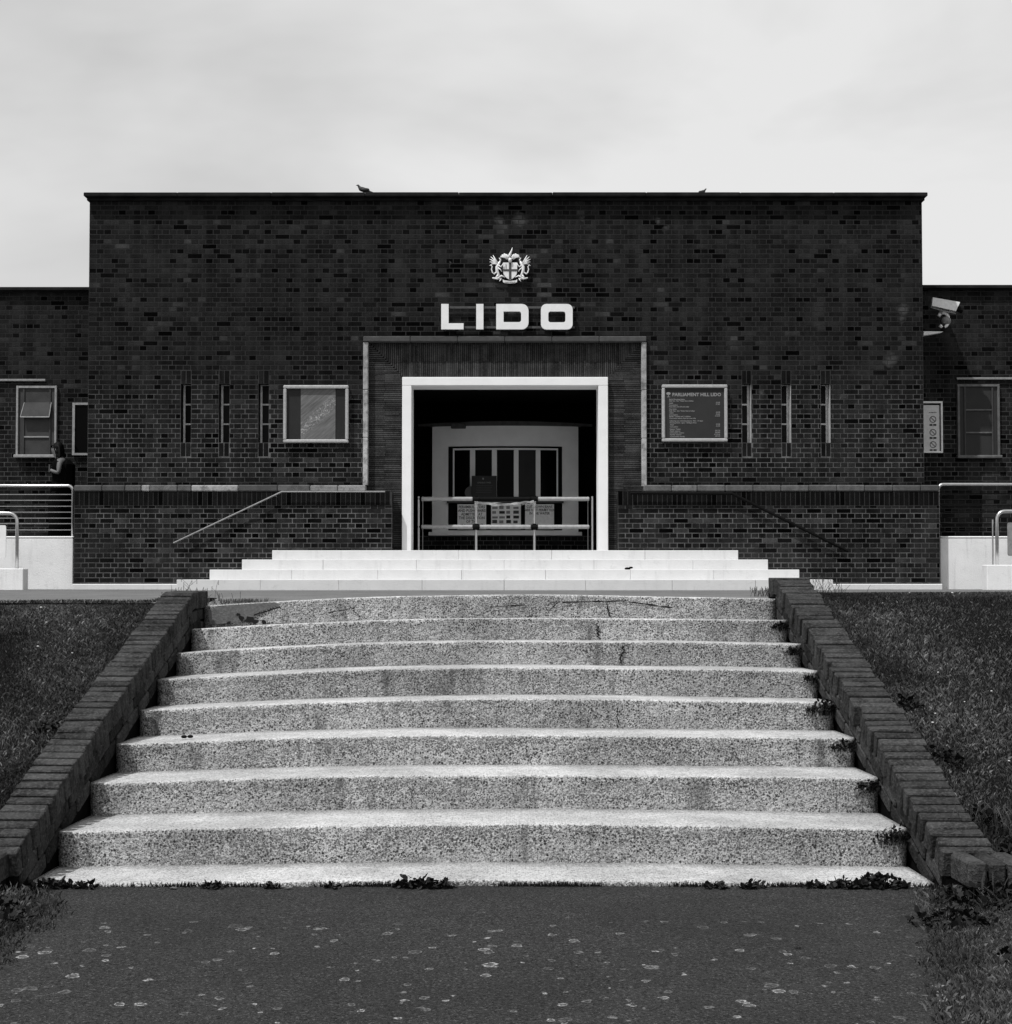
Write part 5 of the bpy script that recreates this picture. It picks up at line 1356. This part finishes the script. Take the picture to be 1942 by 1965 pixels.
# person on the ramp, seen in profile facing left
YP = 22.95
def pw(a, b_, d=0.0): q = W(a/4.39, 720+b_/4.39, YP); return (q.x, YP+d, q.z)
per = thing('person', 'person in black clothes with long dark hair standing behind the left railing, holding a phone', 'person', (pw(510, 1400)[0], YP, ZFL-0.02))
FZ = ZFL-0.01
def fz(p, z): return (p[0], p[1], z)
n_ = {'pel': (pw(505, 1010), .125), 'sp1': (pw(515, 900), .115), 'sp2': (pw(525, 800), .125), 'ch': (pw(520, 745), .115), 'nk': (pw(497, 690), .052), 'hd0': (pw(480, 655), .075), 'hd1': (pw(470, 615), .085), 'hd2': (pw(473, 590), .06), 'nose': (pw(437, 632), .012),
      'sL': (pw(533, 735, -.17), .052), 'eL': (pw(530, 835, -.23), .040), 'wL': (pw(478, 815, -.22), .028), 'hL': (pw(462, 803, -.20), .030),
      'f1': (pw(448, 795, -.20), .010), 'f2': (pw(444, 803, -.21), .010), 'f3': (pw(446, 811, -.205), .010), 'f4': (pw(450, 818, -.20), .009), 'th': (pw(456, 790, -.18), .010),
      'sR': (pw(520, 740, .17), .052), 'eR': (pw(505, 840, .20), .040), 'wR': (pw(455, 830, .10), .028), 'hR': (pw(440, 822, .06), .030),
      'hipL': (pw(505, 1080, -.09), .095), 'kL': (fz(pw(490, 1200, -.10), FZ+.48), .062), 'aL': (fz(pw(490, 1200, -.10), FZ+.09), .042), 'tL': (fz(pw(455, 1200, -.11), FZ+.03), .035),
      'hipR': (pw(510, 1080, .09), .095), 'kR': (fz(pw(520, 1200, .10), FZ+.48), .062), 'aR': (fz(pw(525, 1200, .10), FZ+.09), .042), 'tR': (fz(pw(490, 1200, .11), FZ+.03), .035)}
e_ = [('pel', 'sp1'), ('sp1', 'sp2'), ('sp2', 'ch'), ('ch', 'nk'), ('nk', 'hd0'), ('hd0', 'hd1'), ('hd1', 'hd2'), ('hd0', 'nose'), ('ch', 'sL'), ('sL', 'eL'), ('eL', 'wL'), ('wL', 'hL'), ('hL', 'f1'), ('hL', 'f2'), ('hL', 'f3'), ('hL', 'f4'), ('hL', 'th'),
      ('ch', 'sR'), ('sR', 'eR'), ('eR', 'wR'), ('wR', 'hR'), ('pel', 'hipL'), ('hipL', 'kL'), ('kL', 'aL'), ('aL', 'tL'), ('pel', 'hipR'), ('hipR', 'kR'), ('kR', 'aR'), ('aR', 'tR')]
skin_obj('body', n_, e_, 'pel', M_SKIN, per, 1)
def loft(name, rings, m, parent):
    c = MB(); n = 16; vs = []
    for (p, rx, ry) in rings:
        for k in range(n):
            a = 2*math.pi*k/n; f = 1+0.05*math.sin(5*a+p[2]*9); vs.append((p[0]+rx*f*math.cos(a), p[1]+ry*f*math.sin(a), p[2]))
    fs = [(i*n+k, i*n+(k+1) % n, (i+1)*n+(k+1) % n, (i+1)*n+k) for i in range(len(rings)-1) for k in range(n)]
    fs += [tuple(range(n))[::-1], tuple((len(rings)-1)*n+k for k in range(n))]
    c.add(vs, fs); return c.build(name, m, parent, smooth=True)
loft('top', [(pw(512, 1010), .165, .20), (pw(515, 940), .155, .19), (pw(520, 860), .15, .185), (pw(525, 790), .155, .205), (pw(522, 735), .125, .20), (pw(505, 700), .075, .09), (pw(497, 688), .06, .065)], M_CLOTH, per)
loft('trousers', [(fz(pw(510, 1200, 0), FZ+.05), .20, .20), (fz(pw(505, 1200, 0), FZ+.45), .175, .20), (pw(505, 1120), .175, .21), (pw(508, 1040), .17, .205), (pw(512, 985), .16, .195)], M_CLOTH, per)
c = MB()
for i, (a, z_, r, d) in enumerate(((492, 612, .088, 0), (500, 640, .085, 0), (507, 675, .08, 0), (510, 715, .075, 0))): c.ball(pw(a, z_, d), r, 12, 8, (1.0, 1.1, 1.15))
for i in range(14):
    d = -.07+.14*(i/13); c.tube([pw(480+rnd.uniform(-5, 5), 580, d), pw(512, 610, d*1.2), pw(520, 680, d*1.3), pw(505+rnd.uniform(-12, 14), 745+rnd.uniform(-10, 20), d*1.5)], [.012, .022, .024, .008], 6)
c.build('hair', M_HAIR, per, smooth=True)
c = MB(); c.tube([pw(452, 598, -.075), pw(440, 604, -.05), pw(437, 604, .05), pw(452, 598, .075)], .013, 8); c.build('sunglasses', M_GLASS, per)
c = MB()
for px in ((468, 'l'),): c.ball(pw(484, 628, -.082), .018, 8, 6, (.8, .4, 1.3))
c.build('ear', M_SKIN, per)
p = pw(455, 800, -.20)
c = MB(); c.bbox(p[0]-.012, p[0]+.010, p[1]-.035, p[1]+.035, p[2]-.05, p[2]+.07, .004); tag(c.build('phone', M_GALVD), 'small pale phone held at chest height by the standing person', 'phone')
p = pw(590, 830, 0)
c = MB(); c.bbox(p[0]-.13, p[0]+.06, YP-.15, YP+.15, p[2]-.24, p[2]+.22, .075)
bag = c.build('backpack', M_CLOTH); tag(bag, 'black backpack worn by the person behind the left railing', 'backpack')
c = MB()
for d in (-.12, .12): c.tube([(p[0]-.1, YP+d, p[2]+.2), pw(530, 715, d), pw(488, 760, d), pw(495, 850, d), (p[0]-.1, YP+d, p[2]-.15)], .018, 6, flat=.6)
c.build('strap', M_BLACK, bag)

for o in COL.objects:
    if 'wloc' in o: del o['wloc']
